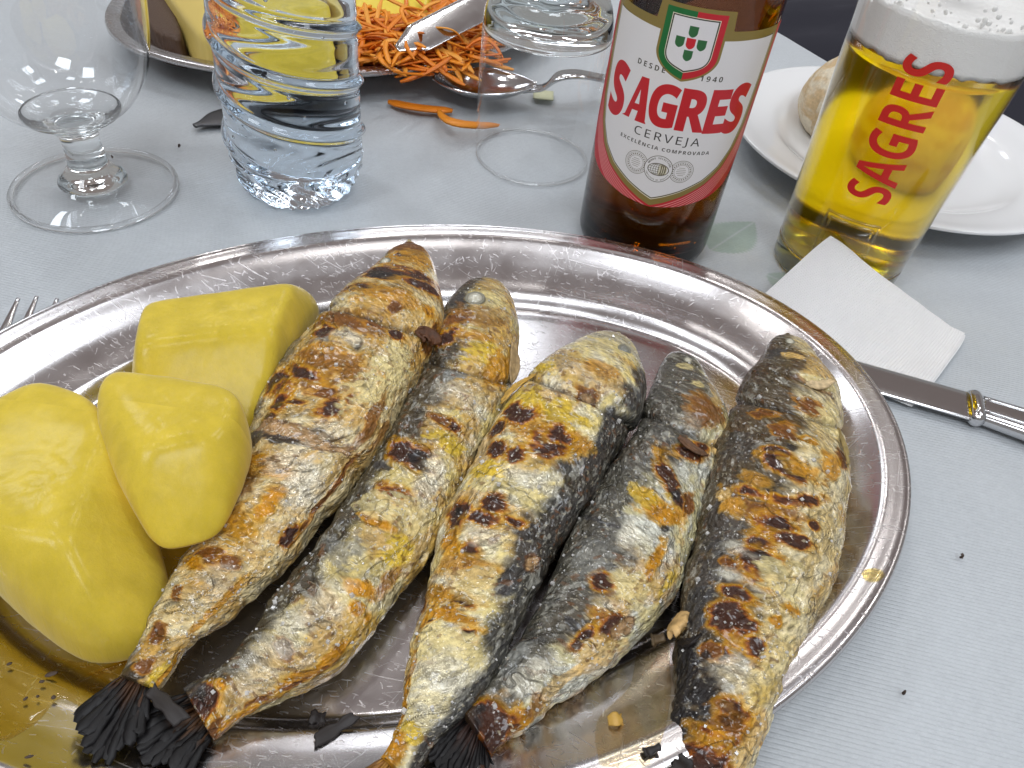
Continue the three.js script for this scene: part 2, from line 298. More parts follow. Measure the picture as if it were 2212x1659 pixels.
  geometry(nu = 300, nth = 132) {
    const fr = []; for (let i = 0; i <= nu; i++) fr.push(this.frame(i / nu));
    const g = sweep(fr, nth, (f, v, u) => {
      const th = -Math.PI / 2 + v * 2 * Math.PI, p = this.section(f, th), n = f.n.clone().multiplyScalar(Math.cos(th) * f.t).addScaledVector(f.b, Math.sin(th) * f.w).normalize();
      const e = Math.min(1, Math.min(v, 1 - v) * 8), vv = v; return p.addScaledVector(n, this.relief(f.s, vv * 2 * Math.PI * this.arc(u), u, th) * e);
    });
    outward(g); return seamNormals(g, nu + 1, nth);
  }
  textures(W = 1024, H = 512) {
    const col = new Uint8Array(W * H * 4), aux = new Uint8Array(W * H * 4), k = this.seed, D = this.dark;
    for (let i = 0; i < W; i++) {
      const u = (i + 0.5) / W, f = this.frame(u), s = f.s, arc = this.arc(u);
      for (let j = 0; j < H; j++) {
        const v = (j + 0.5) / H, th = -Math.PI / 2 + v * 2 * Math.PI, q = v * 2 * Math.PI * arc, c = Math.cos(th), o = (j * W + i) * 4;
        if (v < 0.16 || v > 0.84) { // underside, lying on the platter
          const m = 0.7 + 0.6 * fbm(s * 300, q * 300, k, 2); col[o] = toS(0.26 * m); col[o + 1] = toS(0.2 * m); col[o + 2] = toS(0.1 * m); col[o + 3] = 255; aux[o] = 128; aux[o + 1] = 130; aux[o + 3] = 255; continue;
        }
        const n1 = fbm(s * 95, q * 95, k + 1, 4), n2 = fbm(s * 260, q * 260, k + 2, 3), n3 = fbm(s * 900, q * 900, k + 5, 2), n4 = fbm(s * 150, q * 200, k + 6, 4), n5 = noise(s * 2300, q * 2300, k + 7);
        const wr = 1 - Math.abs(2 * fbm(s * 420 + q * 330, q * 520 - s * 90, k + 8, 3) - 1), wr2 = 1 - Math.abs(2 * fbm(s * 240 - q * 160, q * 300 + s * 120, k + 12, 3) - 1);
        const cr = 1 - Math.abs(2 * fbm(s * 85 + q * 60, q * 130 - s * 40, k + 30, 3) - 1), cr2 = 1 - Math.abs(2 * fbm(s * 60 - q * 95, q * 90 + s * 30, k + 36, 3) - 1), crease = Math.max(sm(0.962, 0.994, cr), 0.7 * sm(0.975, 0.996, cr2)) * sm(0.42, 0.58, fbm(s * 60, q * 60, k + 40, 2)) * sm(0.16, 0.26, u);
        let r, g, b, metal = 0, rough = 0.31, hgt = 0.5 + (wr - 0.72) * 0.6 + (wr2 - 0.72) * 0.5 + (n3 - 0.5) * 0.2 - crease * 0.4 + sm(0.86, 0.95, cr) * 0.16;
        const A = this.flank, B = this.flank2, m = sm(0.38, 0.62, n4); r = lerp(A[0], B[0], m); g = lerp(A[1], B[1], m); b = lerp(A[2], B[2], m);
        const go = sm(0.52, 0.68, n1 + this.gold) * 0.6; r = lerp(r, 0.48, go); g = lerp(g, 0.265, go); b = lerp(b, 0.055, go);
        const ol = sm(0.56, 0.7, fbm(s * 170, q * 170, k + 14, 3)) * 0.28; r = lerp(r, 0.17, ol); g = lerp(g, 0.145, ol); b = lerp(b, 0.08, ol);
        const dk = sm(D.edge - 0.22, D.edge + 0.16, c * D.side + (n1 - 0.5) * 0.9 + (n2 - 0.5) * 0.5 + (D.head ? D.head * sm(0.36, 0.12, u) : 0) + (D.tail ? D.tail * sm(0.72, 1, u) : 0)) * 0.94;
        const dm = 0.55 + 0.9 * n2; r = lerp(r, D.col[0] * dm, dk); g = lerp(g, D.col[1] * dm, dk); b = lerp(b, D.col[2] * dm, dk);
        const si = sm(0.62, 0.72, fbm(s * 480 + q * 200, q * 700, k + 18, 2)) * (0.5 + 0.05 * dk); r = lerp(r, 0.55, si * 0.6); g = lerp(g, 0.54, si * 0.6); b = lerp(b, 0.47, si * 0.6); rough -= 0.12 * si; metal = 0.5 * si * (1 - dk) + 0.22 * sm(0.45, 0.7, m) * (1 - go) * (1 - dk);
        let burn = 0;
        for (const p of this.spotsM) {
          const ds0 = s - p.s, dq0 = (th - p.th) * arc, reach = Math.max(p.ra, p.rl) * 2.3; if (Math.abs(ds0) > reach || Math.abs(dq0) > reach) continue;
          const ca = Math.cos(p.ang), sa = Math.sin(p.ang), ds = ds0 * ca + dq0 * sa, dq = -ds0 * sa + dq0 * ca;
          const d = Math.hypot(ds / p.rl, dq / p.ra) + (fbm(s * 260 + p.seed, q * 260, k + 20, 3) - 0.5) * 1.7 + (n3 - 0.5) * 0.5, T = KIND[p.kind === 'h' ? 'k' : p.kind];
          const mix = (cc, w) => { const v2 = 0.65 + 0.7 * n2; r = lerp(r, cc[0] * v2, w); g = lerp(g, cc[1] * v2, w); b = lerp(b, cc[2] * v2, w); };
          if (T.halo) mix(T.halo, sm(1.9, 1.2, d) * 0.75 * p.k); if (T.ring) mix(T.ring, sm(1.4, 0.95, d) * 0.9 * p.k); const w = (p.kind === 's' ? sm(1.35, 0.3, d) * 0.75 : sm(1.08, 0.72, d)) * p.k; mix(T.col, w * (0.8 + 0.2 * n3));
          if ('ckbd'.includes(p.kind)) burn = Math.max(burn, w); if (p.kind === 's') { rough -= 0.1 * w; metal = Math.max(metal, 0.45 * w); } else metal *= 1 - w; if (T.ring) hgt += (sm(1.5, 1, d) - sm(1, 0.6, d)) * 0.18;
        }
        const sp = sm(0.78, 0.84, noise(s * 700, q * 700, k + 25)) * sm(0.4, 0.6, n1) * 0.6 * (1 - burn); r = lerp(r, 0.13, sp); g = lerp(g, 0.055, sp); b = lerp(b, 0.02, sp);
        const gl = Math.abs(u - (0.205 + 0.03 * Math.sin(th))), gill = Math.exp(-((gl / 0.0045) ** 2)) + 0.6 * Math.exp(-(((u - 0.075 - 0.02 * c * D.side) / 0.004) ** 2)) * sm(0.75, 0.3, Math.abs(c + 0.2 * D.side)), plate = sm(0.21, 0.19, u) * (0.5 + 0.5 * Math.sin(th * 46 + u * 300)) * 0.12;
        const fine = (0.68 + 0.64 * n3) * (0.9 + 0.2 * n5) * (1 - 0.26 * sm(0.66, 0.42, wr)) * (1 - 0.16 * sm(0.62, 0.4, wr2)) * (1 - 0.42 * crease) * (1 - 0.6 * Math.min(1, gill)) * (1 - plate); r *= fine; g *= fine; b *= fine;
        const fat = sm(0.84, 0.9, noise(s * 1500 + 9, q * 1500, k + 27)) * (1 - 0.5 * burn) * (1 - 0.6 * dk); r = lerp(r, 0.68, fat * 0.75); g = lerp(g, 0.62, fat * 0.75); b = lerp(b, 0.46, fat * 0.75); hgt += fat * 0.25;
        rough += 0.18 * burn + (n2 - 0.5) * 0.3; hgt += (hash(i, j, 3) - 0.5) * 0.1;
        const lum = 0.3 * r + 0.59 * g + 0.11 * b, sat = 1.12; r = Math.max(0.004, lum + (r - lum) * sat); g = Math.max(0.004, lum + (g - lum) * sat); b = Math.max(0.004, lum + (b - lum) * sat);
        col[o] = toS(r); col[o + 1] = toS(g); col[o + 2] = toS(b); col[o + 3] = 255; aux[o] = clamp(hgt) * 255; aux[o + 1] = clamp(rough, 0.16, 0.9) * 255; aux[o + 2] = clamp(metal) * 255; aux[o + 3] = 255;
      }
    }
    const mk = (d, srgb) => { const t = new THREE.DataTexture(d, W, H); t.magFilter = THREE.LinearFilter; t.wrapS = t.wrapT = THREE.ClampToEdgeWrapping; if (srgb) t.colorSpace = THREE.SRGBColorSpace; t.needsUpdate = true; return t; };
    return [mk(col, true), mk(aux, false)];
  }
  tail(tips, y, colA, colB, n = 18, spread = 1) { // burnt fin rays between the body's end and the tip line
    const e = this.frame(1), R = rng(this.seed + 5), geos = [], tip = new THREE.CatmullRomCurve3(tips.map(([x, yy]) => P(x, yy, y)), false, 'centripetal');
    for (let i = 0; i < n; i++) {
      const t = (i + 0.5) / n, a = e.p.clone().addScaledVector(e.n, e.w * (t * 2 - 1) * 0.9), b = tip.getPoint(clamp(t + (R() - 0.5) * 0.02)), L = 0.78 + 0.3 * R(); b.lerp(a, 1 - Math.min(1.03, L)); b.y += (R() - 0.5) * 0.0022; a.y += (R() - 0.3) * 0.0012;
      const side = e.n.clone(), wa = e.w * 2.6 / n, wb = 0.0026 + 0.0022 * R(), arch = (R() - 0.3) * 0.0016;
      geos.push(sheet((u, v) => a.clone().lerp(b, u).addScaledVector(side, (v - 0.5) * lerp(wa, wb, u) * (u > 0.97 ? 0.5 : 1)).add(V3(0, Math.sin(u * Math.PI) * arch + (Math.abs(v - 0.5) < 0.3 ? 0.0004 : 0) + (hash(i, Math.round(u * 10), 4) - 0.5) * 0.0005, 0)), 10, 4, 0.0004));
    }
    const g = mergeGeometries(geos), p = g.attributes.position, cl = new Float32Array(p.count * 3);
    for (let i = 0; i < p.count; i++) { const q = V3().fromBufferAttribute(p, i), d = clamp(q.distanceTo(e.p) / 0.03), m = sm(0.0, 0.22, d + (hash(i >> 5, 1, 2) - 0.5) * 0.2), w = 0.6 + 0.8 * hash(i >> 4, 7, 9); for (let k = 0; k < 3; k++) cl[i * 3 + k] = lerp(colA[k], colB[k], m) * w; }
    g.setAttribute('color', new THREE.BufferAttribute(cl, 3)); return g;
  }
}
const FISH = [
  new Fish({ seed: 101, nose: [884, 519], roll: 0.05, y: [0.024, 0.0215, 0.019, 0.0165, 0.0155], flat: 0.54, label: 'sardine lying against the potatoes, with a torn flesh gap in its middle',
    left: [[838, 548], [795, 592], [742, 640], [690, 700], [640, 745], [600, 805], [574, 850], [556, 905], [534, 955], [512, 1025], [468, 1102], [430, 1155], [392, 1210], [360, 1262], [333, 1320], [300, 1385], [255, 1465]],
    right: [[922, 548], [941, 590], [948, 640], [950, 690], [940, 745], [912, 800], [875, 868], [842, 930], [815, 985], [772, 1032], [738, 1082], [700, 1118], [655, 1178], [600, 1238], [545, 1288], [500, 1330], [445, 1370], [400, 1412], [365, 1455], [335, 1490]],
    dark: { side: -1, edge: 0.86, col: [0.10, 0.095, 0.085] }, flank: [0.66, 0.55, 0.32], flank2: [0.50, 0.35, 0.15], gold: 0.07,
    spots: [[850, 592, 85, 17, 'c', 0.12], [845, 600, 60, 13, 'k', 0.1], [800, 624, 48, 10, 'c'], [915, 622, 38, 8, 'c'], [880, 530, 34, 24, 'b'], [870, 560, 60, 20, 'o', 0, 0.8], [860, 645, 70, 22, 'o', 0, 0.7], [760, 690, 60, 22, 'b', 0, 0.7], [680, 800, 60, 26, 'b', 0, 0.7], [871, 545, 9, 7, 'c'], [905, 560, 24, 20, 'o', 0, 0.6], [845, 664, 12, 10, 'b'], [924, 670, 16, 16, 'o'], [728, 694, 45, 20, 'b', 0, 0.85], [705, 717, 20, 14, 'c'], [690, 745, 30, 16, 'g'], [810, 702, 14, 8, 'b'], [854, 720, 16, 10, 'c'],
      [930, 735, 26, 24, 'b'], [772, 743, 10, 10, 'h'], [760, 725, 24, 14, 's'], [708, 771, 60, 26, 'o', 0, 0.8], [720, 780, 60, 20, 'b', 0, 0.6], [655, 800, 40, 8, 'c', 0.35], [608, 816, 22, 18, 'c'], [622, 845, 22, 16, 'c'], [614, 872, 18, 18, 'c'], [717, 877, 20, 17, 'c'], [590, 905, 15, 11, 'c'], [711, 842, 16, 10, 'b'], [758, 854, 9, 8, 'b'], [645, 866, 18, 6, 'c'], [856, 790, 52, 50, 'p'], [790, 850, 45, 45, 'p', 0, 0.8], [835, 850, 30, 40, 'p', 0, 0.7],
      [805, 900, 14, 42, 'b', 0, 0.8], [828, 940, 12, 30, 'b', 0, 0.6], [660, 938, 85, 18, 'f', 0.05], [615, 950, 34, 9, 'k', 0.1], [720, 935, 50, 18, 's', 0, 0.7], [553, 955, 22, 18, 'd'], [570, 990, 55, 12, 'o'], [600, 1010, 35, 16, 'o', 0, 0.8], [576, 1095, 16, 40, 'o'], [540, 1040, 26, 26, 'b', 0, 0.6], [640, 1020, 42, 45, 's'], [655, 1075, 36, 30, 's'], [633, 1149, 18, 18, 'c'], [709, 1077, 9, 55, 'b'], [520, 1130, 28, 30, 'o', 0, 0.6],
      [451, 1196, 26, 16, 'b'], [490, 1212, 26, 9, 'b'], [420, 1215, 26, 12, 'o'], [388, 1281, 11, 9, 'b'], [470, 1260, 40, 34, 's', 0, 0.6], [344, 1360, 15, 14, 'b'], [480, 1300, 9, 60, 'o', 0, 0.8], [337, 1460, 14, 30, 'y'], [345, 1470, 9, 40, 'o'], [285, 1455, 30, 14, 'k'], [315, 1440, 16, 14, 'b']] }),
  new Fish({ seed: 203, nose: [1046, 599], roll: -0.06, y: [0.0185, 0.0165, 0.0155, 0.014, 0.0125], flat: 0.53, label: 'sardine tucked under its neighbour, pale cooked eye and wrinkled silver tail',
    left: [[1000, 625], [960, 672], [935, 735], [905, 800], [868, 880], [826, 960], [775, 1045], [722, 1130], [668, 1205], [605, 1285], [547, 1362], [469, 1452], [391, 1500]],
    right: [[1085, 612], [1110, 650], [1118, 705], [1112, 770], [1108, 830], [1080, 895], [1040, 970], [1000, 1050], [962, 1130], [925, 1200], [868, 1268], [785, 1386], [724, 1449], [625, 1498], [547, 1537], [469, 1595]],
    dark: { side: -1, edge: 0.36, col: [0.04, 0.034, 0.026] }, flank: [0.58, 0.47, 0.20], flank2: [0.46, 0.40, 0.24], gold: 0.07,
    spots: [[990, 645, 20, 20, 'd'], [1075, 650, 30, 40, 'p', 0, 0.6], [1040, 690, 60, 24, 'b', 0, 0.45], [985, 690, 24, 16, 'b'], [1000, 720, 50, 14, 'o', 0, 0.7], [965, 735, 20, 16, 'c'], [1045, 770, 40, 26, 'y'], [1075, 800, 30, 34, 'o', 0, 0.8], [980, 800, 30, 20, 'g'], [1000, 860, 50, 24, 's', 0, 0.6], [963, 912, 26, 10, 'c'], [940, 905, 20, 8, 'b'], [969, 955, 42, 22, 'y'], [878, 975, 38, 18, 'c'], [905, 990, 18, 14, 'k'], [848, 1062, 28, 12, 'c'], [820, 1000, 30, 10, 'd'], [806, 1118, 34, 9, 'o'], [850, 1190, 34, 28, 'y'], [815, 1090, 40, 30, 'p', 0, 0.7],
      [776, 1269, 26, 14, 'o'], [766, 1311, 15, 14, 'o'], [830, 1260, 20, 30, 'b', 0, 0.7], [612, 1396, 18, 10, 'b'], [690, 1300, 40, 60, 's', 0, 0.6], [620, 1350, 40, 40, 's', 0, 0.7], [560, 1430, 40, 40, 's', 0, 0.6], [700, 1430, 14, 70, 'o'], [610, 1490, 12, 70, 'b'], [520, 1545, 12, 50, 'o'], [440, 1510, 30, 20, 'c'], [410, 1490, 30, 20, 'd'], [450, 1590, 30, 22, 'b'], [480, 1480, 14, 10, 'o'], [900, 1100, 40, 40, 'p', 0, 0.7], [920, 1040, 20, 50, 's'], [740, 1180, 40, 26, 'g', 0, 0.7], [921, 1212, 9, 9, 'h']] }),
  new Fish({ seed: 307, nose: [1336, 718], roll: 0.08, y: [0.019, 0.0195, 0.0185, 0.0165, 0.014], flat: 0.56, label: 'golden sardine with scorch spots and a blue black back, third along the row',
    left: [[1280, 722], [1225, 748], [1180, 785], [1130, 835], [1085, 885], [1052, 940], [1018, 1005], [980, 1072], [952, 1130], [938, 1200], [925, 1272], [905, 1345], [885, 1410], [866, 1490], [856, 1560], [838, 1615], [805, 1660]],
    right: [[1360, 745], [1378, 790], [1386, 840], [1378, 905], [1345, 955], [1310, 1012], [1272, 1082], [1228, 1150], [1196, 1205], [1162, 1282], [1122, 1360], [1078, 1436], [1035, 1500], [985, 1555], [940, 1610], [900, 1665]],
    dark: { side: 1, edge: 0.44, col: [0.018, 0.02, 0.026], head: -0.35 }, flank: [0.72, 0.60, 0.28], flank2: [0.66, 0.61, 0.44], gold: 0.05,
    spots: [[1250, 745, 40, 20, 'p'], [1310, 745, 24, 22, 'p', 0, 0.8], [1180, 800, 26, 26, 'y'], [1205, 830, 28, 14, 's'], [1265, 855, 24, 16, 'b'], [1268, 856, 14, 9, 'f'], [1300, 800, 34, 20, 'o', 0, 0.6], [1160, 880, 90, 34, 'y'], [1200, 940, 60, 30, 'o', 0, 0.8], [1124, 897, 36, 15, 'c'], [1082, 927, 22, 11, 'c'], [1191, 965, 30, 18, 'c'], [1206, 933, 22, 14, 'c'], [1082, 972, 20, 12, 'c'], [1124, 990, 14, 13, 'c'], [1060, 1018, 60, 22, 'y'], [1150, 1030, 55, 16, 's'], [1090, 1055, 60, 16, 'p'], [1000, 1102, 25, 20, 'c'], [998, 1104, 16, 14, 'k'], [1070, 1090, 17, 15, 'c'], [1045, 1120, 26, 8, 'c'], [1112, 1124, 20, 8, 'c'],
      [979, 1175, 28, 20, 'o'], [1027, 1193, 20, 16, 'c'], [1060, 1160, 40, 18, 's', 0, 0.7], [1016, 1220, 50, 20, 'o', 0, 0.7], [956, 1281, 22, 9, 'c'], [1007, 1295, 15, 9, 'c'], [937, 1330, 14, 12, 'c'], [983, 1328, 40, 14, 'o'], [1013, 1371, 14, 12, 'c'], [960, 1280, 60, 14, 'o', 0, 0.6], [912, 1308, 16, 14, 'b'], [905, 1400, 9, 60, 'o'], [880, 1490, 9, 60, 'o'], [1152, 1216, 17, 16, 'f'], [960, 1390, 50, 34, 'p'], [950, 1450, 46, 40, 's'], [930, 1520, 40, 40, 's', 0, 0.7], [890, 1580, 20, 14, 'y'], [850, 1620, 24, 30, 'o'], [1040, 1250, 34, 30, 'p', 0, 0.6]] }),
  new Fish({ seed: 409, nose: [1470, 759], roll: -0.05, y: [0.0175, 0.0165, 0.0155, 0.014, 0.0125], flat: 0.54, label: 'dark headed sardine squeezed between two others, its tail burnt black',
    left: [[1440, 775], [1418, 815], [1402, 870], [1372, 935], [1335, 995], [1298, 1040], [1262, 1100], [1228, 1155], [1204, 1205], [1172, 1276], [1116, 1368], [1060, 1448], [1005, 1518], [950, 1560]],
    right: [[1500, 772], [1530, 820], [1558, 878], [1572, 925], [1562, 980], [1545, 1040], [1525, 1100], [1505, 1160], [1484, 1220], [1450, 1290], [1376, 1378], [1311, 1438], [1208, 1507], [1146, 1566], [1096, 1606]],
    dark: { side: -1, edge: 0.1, col: [0.06, 0.056, 0.048], head: 0.75, tail: 0.5 }, flank: [0.54, 0.49, 0.29], flank2: [0.50, 0.50, 0.43], gold: 0.0,
    spots: [[1475, 790, 14, 8, 'p'], [1500, 830, 12, 9, 'p'], [1519, 885, 36, 30, 'b', 0, 0.7], [1540, 860, 14, 30, 't', 0, 0.6], [1490, 920, 30, 20, 's', 0, 0.6], [1492, 968, 42, 9, 'c', -0.9], [1540, 960, 20, 20, 't', 0, 0.7], [1443, 1037, 14, 40, 'c', -0.5], [1455, 1060, 10, 16, 'k'], [1410, 1086, 36, 26, 'o'], [1400, 1070, 30, 20, 'y', 0, 0.7], [1480, 1090, 14, 26, 'b'], [1429, 1135, 7, 6, 'h'], [1290, 1122, 40, 6, 'd', 0.1], [1356, 1146, 12, 30, 's'], [1420, 1180, 40, 30, 's', 0, 0.8], [1400, 1217, 12, 50, 'o'], [1440, 1250, 14, 40, 'y', 0, 0.7], [1301, 1255, 14, 12, 'c'], [1280, 1200, 50, 40, 'g', 0, 0.6], [1360, 1270, 50, 30, 'p', 0, 0.8],
      [1311, 1340, 22, 18, 'c', 0.4], [1340, 1350, 14, 18, 'f'], [1240, 1345, 34, 7, 'd'], [1255, 1370, 10, 18, 'c'], [1300, 1400, 40, 40, 't', 0, 0.7], [1150, 1461, 22, 60, 's'], [1210, 1470, 14, 60, 't', 0, 0.8], [1110, 1420, 22, 40, 'g'], [1128, 1540, 20, 18, 'o'], [1145, 1530, 22, 22, 'b', 0, 0.6], [1040, 1530, 40, 20, 'd'], [1060, 1580, 50, 30, 'c'], [1000, 1560, 40, 20, 'k']] }),
  new Fish({ seed: 511, nose: [1702, 721], roll: 0.0, y: [0.023, 0.019, 0.0175, 0.0165, 0.0145], flat: 0.54, label: 'large scorched sardine nearest the knife, with a black burnt flap along its lower side',
    left: [[1668, 745], [1640, 800], [1605, 860], [1570, 930], [1540, 995], [1514, 1065], [1497, 1140], [1482, 1215], [1462, 1290], [1450, 1380], [1448, 1480], [1438, 1570], [1415, 1680], [1400, 1740]],
    right: [[1738, 735], [1775, 785], [1805, 830], [1815, 900], [1832, 975], [1838, 1025], [1822, 1100], [1810, 1170], [1790, 1250], [1755, 1325], [1705, 1420], [1672, 1510], [1640, 1600], [1610, 1680], [1580, 1740]],
    dark: { side: -1, edge: -0.06, col: [0.045, 0.030, 0.018], tail: 0.3 }, flank: [0.66, 0.57, 0.36], flank2: [0.54, 0.42, 0.21], gold: 0.0,
    spots: [[1680, 765, 26, 14, 'd'], [1600, 960, 40, 50, 'd', 0, 0.6], [1560, 1140, 50, 60, 'd', 0, 0.7], [1530, 1250, 50, 60, 'd', 0, 0.8], [1510, 1330, 46, 40, 'd'], [1640, 1100, 50, 14, 'b', 0, 0.8], [1700, 1100, 30, 12, 'b', 0, 0.7], [1711, 768, 16, 9, 't'], [1760, 800, 30, 30, 't', 0, 0.7], [1755, 832, 34, 12, 'f'], [1770, 826, 30, 9, 'p'], [1745, 877, 26, 14, 'b'], [1653, 896, 26, 11, 'b'], [1701, 930, 20, 14, 'b'], [1740, 945, 14, 7, 'o'], [1711, 966, 10, 8, 'k'], [1685, 980, 20, 9, 'c'], [1695, 1000, 28, 14, 'c', 0.6], [1672, 1056, 16, 13, 'k'], [1568, 1071, 22, 11, 't'], [1625, 1063, 40, 8, 'c'], [1735, 1072, 44, 8, 'c', -0.7], [1730, 1010, 40, 14, 'o', 0, 0.7], [1817, 990, 20, 20, 'b'], [1785, 1000, 24, 20, 'o', 0, 0.8], [1677, 1129, 28, 13, 'c'], [1750, 1129, 10, 8, 'c'], [1644, 1175, 20, 13, 'c'], [1709, 1162, 42, 10, 'c', -0.3], [1790, 900, 24, 60, 'p', 0, 0.7], [1640, 1040, 40, 14, 'o', 0, 0.5], [1590, 1100, 20, 20, 'o', 0, 0.6],
      [1649, 1222, 32, 22, 'c'], [1655, 1215, 20, 14, 'k'], [1584, 1222, 22, 9, 'b'], [1590, 1282, 28, 8, 'c'], [1584, 1336, 34, 22, 'c'], [1600, 1190, 26, 20, 's'], [1600, 1250, 30, 10, 's'], [1704, 1309, 18, 10, 'o'], [1671, 1336, 10, 10, 'o'], [1630, 1399, 18, 15, 'c'], [1570, 1415, 18, 12, 'c'], [1540, 1405, 20, 16, 'b'], [1472, 1358, 18, 18, 't'], [1690, 1260, 50, 40, 'p', 0, 0.8], [1680, 1400, 30, 60, 'p', 0, 0.6], [1600, 1450, 40, 30, 's', 0, 0.8], [1640, 1480, 26, 40, 'y', 0, 0.4],
      [1480, 1420, 50, 34, 'k'], [1480, 1490, 60, 50, 'k'], [1490, 1560, 75, 50, 'k', 0, 0.97], [1505, 1630, 85, 50, 'k', 0, 0.95], [1500, 1700, 85, 50, 'k'], [1584, 1554, 22, 24, 'c'], [1560, 1580, 40, 30, 'b', 0, 0.5], [1450, 1640, 40, 40, 'd'], [1520, 1660, 40, 40, 'c'], [1600, 1640, 26, 30, 't', 0, 0.6]] }),
];
const saltMat = M({ color: RGB(0.86, 0.85, 0.82), roughness: 0.12, transmission: 0.5, thickness: 0.001, ior: 1.5 });
const saltGeo = new THREE.BoxGeometry(1, 0.8, 1.1);
FISH.forEach((f, fi) => {
  const [map, aux] = f.textures(), root = thing('grilled_sardine', f.label, 'fish', 'grilled sardines on the platter');
  const skin = M({ map, bumpMap: aux, bumpScale: 0.0013, roughness: 1, roughnessMap: aux, metalness: 1, metalnessMap: aux, clearcoat: 0.5, clearcoatRoughness: 0.12, ior: 1.4, specularIntensity: 0.7 });
  part('body', f.geometry(), skin, root);
  // coarse salt and drops of fat on the skin
  const R = rng(f.seed), geos = [], n = 170;
  for (let i = 0; i < n; i++) {
    const u = 0.06 + 0.9 * R(), th = Math.PI * (0.12 + 0.76 * R()), fr = f.frame(u), p = f.section(fr, th), nn = fr.n.clone().multiplyScalar(Math.cos(th) * fr.t).addScaledVector(fr.b, Math.sin(th) * fr.w).normalize();
    const q = 2 * Math.PI * ((th + Math.PI / 2) / (2 * Math.PI)) * f.arc(u), z = 0.00025 + 0.0005 * R() ** 3 + (R() < 0.06 ? 0.0006 : 0); p.addScaledVector(nn, f.relief(fr.s, q, u, th) + z * 0.3);
    const g = saltGeo.clone(); g.scale(z, z, z); g.rotateX(R() * 3); g.rotateY(R() * 3); g.translate(p.x, p.y, p.z); geos.push(g);
  }
  const salt = part('salt_grains', mergeGeometries(geos), saltMat, root); salt.userData.kind = 'stuff';
  f.root = root;
});
const finMat = M({ vertexColors: true, roughness: 0.5, specularIntensity: 0.6 });
const BLACK = [0.005, 0.0045, 0.005], AMBER = [0.22, 0.09, 0.015];
part('tail_fin', FISH[0].tail([[158, 1542], [168, 1575], [152, 1612], [185, 1638], [232, 1645], [285, 1605], [312, 1545]], 0.0155, [0.07, 0.03, 0.012], BLACK, 22), finMat, FISH[0].root);
part('tail_fin', FISH[1].tail([[292, 1540], [300, 1590], [308, 1640], [350, 1668], [405, 1672]], 0.0135, [0.08, 0.035, 0.012], BLACK, 20), finMat, FISH[1].root);
part('tail_fin', FISH[2].tail([[745, 1700], [790, 1720], [850, 1725], [890, 1715]], 0.012, [0.4, 0.2, 0.03], [0.2, 0.09, 0.02], 14), finMat, FISH[2].root);
part('tail_fin', FISH[3].tail([[905, 1602], [925, 1650], [965, 1690], [1030, 1705], [1085, 1690]], 0.0145, [0.03, 0.014, 0.01], BLACK, 20), finMat, FISH[3].root);
part('tail_fin', FISH[4].tail([[1340, 1800], [1400, 1830], [1480, 1830], [1540, 1820]], 0.013, [0.03, 0.02, 0.01], BLACK, 14), finMat, FISH[4].root);
// eyes, fins and torn flaps at their places on each fish
const eyeMat = M({ color: RGB(0.5, 0.48, 0.38), roughness: 0.2, clearcoat: 1, clearcoatRoughness: 0.05 }), socket = M({ color: RGB(0.2, 0.19, 0.14), roughness: 0.35 });
const onFish = (f, x, y) => { const h = f.hit(x, y), u = h.u; const q = (h.th + Math.PI / 2) * f.arc(u); h.p.addScaledVector(h.n, f.relief(h.s, q, u, h.th)); return h; };
function eye(fi, x, y, r, mat = eyeMat) { const h = onFish(FISH[fi], x, y), g = new THREE.SphereGeometry(r, 24, 16); g.scale(1, 1, 0.55); const m = part('eye', g, mat, FISH[fi].root); m.quaternion.setFromUnitVectors(V3(0, 0, 1), h.n); m.position.copy(h.p); const k = new THREE.TorusGeometry(r * 1.12, r * 0.28, 10, 28); const s = part('eye_socket', k, socket, m); s.position.z = -r * 0.05; }
eye(0, 838, 565, 0.0016); eye(1, 1028, 645, 0.0029); eye(4, 1709, 738, 0.0013); eye(2, 1347, 757, 0.0019, M({ color: RGB(0.2, 0.2, 0.17), roughness: 0.2 })); eye(3, 1483, 778, 0.0012);
function flap(name, fi, pts, lift, col, thick = 0.0006, curl = 0.4) { // a loose fin or strip of skin through picture points lying on the fish
  const f = FISH[fi], hs = pts.map(([x, y]) => onFish(f, x, y)), c = new THREE.CatmullRomCurve3(hs.map((h) => h.p)), n = hs[0].n.clone(), w = perPixel(hs[0].p) * lift[1], seed = pts[0][0] | 0;
  const g = sheet((u, v) => { const p = c.getPoint(u), t = c.getTangent(u), s = t.clone().cross(n).normalize(), k = Math.sin(Math.PI * clamp(u * 0.9 + 0.08)) ** 0.6; return p.addScaledVector(s, (v - 0.5) * w * k * (1 + 0.3 * (noise(u * 7, 3, seed) - 0.5))).addScaledVector(n, lift[0] * (0.2 + u * 0.8) + curl * w * (v - 0.5) ** 2 + 0.0006 * (fbm(u * 9, v * 14, seed, 3) - 0.5)); }, 24, 12, thick);
  const p = g.attributes.position, cl = new Float32Array(p.count * 3); for (let i = 0; i < p.count; i++) { const k = 0.45 + 1.1 * fbm(p.getX(i) * 900, p.getZ(i) * 900, seed, 3); for (let j = 0; j < 3; j++) cl[i * 3 + j] = col[j] * k; }
  g.setAttribute('color', new THREE.BufferAttribute(cl, 3)); part(name, g, finMat, f.root);
}
flap('pectoral_fin', 0, [[898, 712], [928, 738], [962, 765]], [0.0025, 50], [0.085, 0.032, 0.012], 0.0009, 0.8);
flap('pectoral_fin', 1, [[1098, 745], [1100, 790], [1100, 830]], [0.002, 28], [0.36, 0.25, 0.12]);
flap('pectoral_fin', 2, [[1160, 815], [1120, 850], [1090, 880]], [0.0016, 24], [0.5, 0.3, 0.06]);
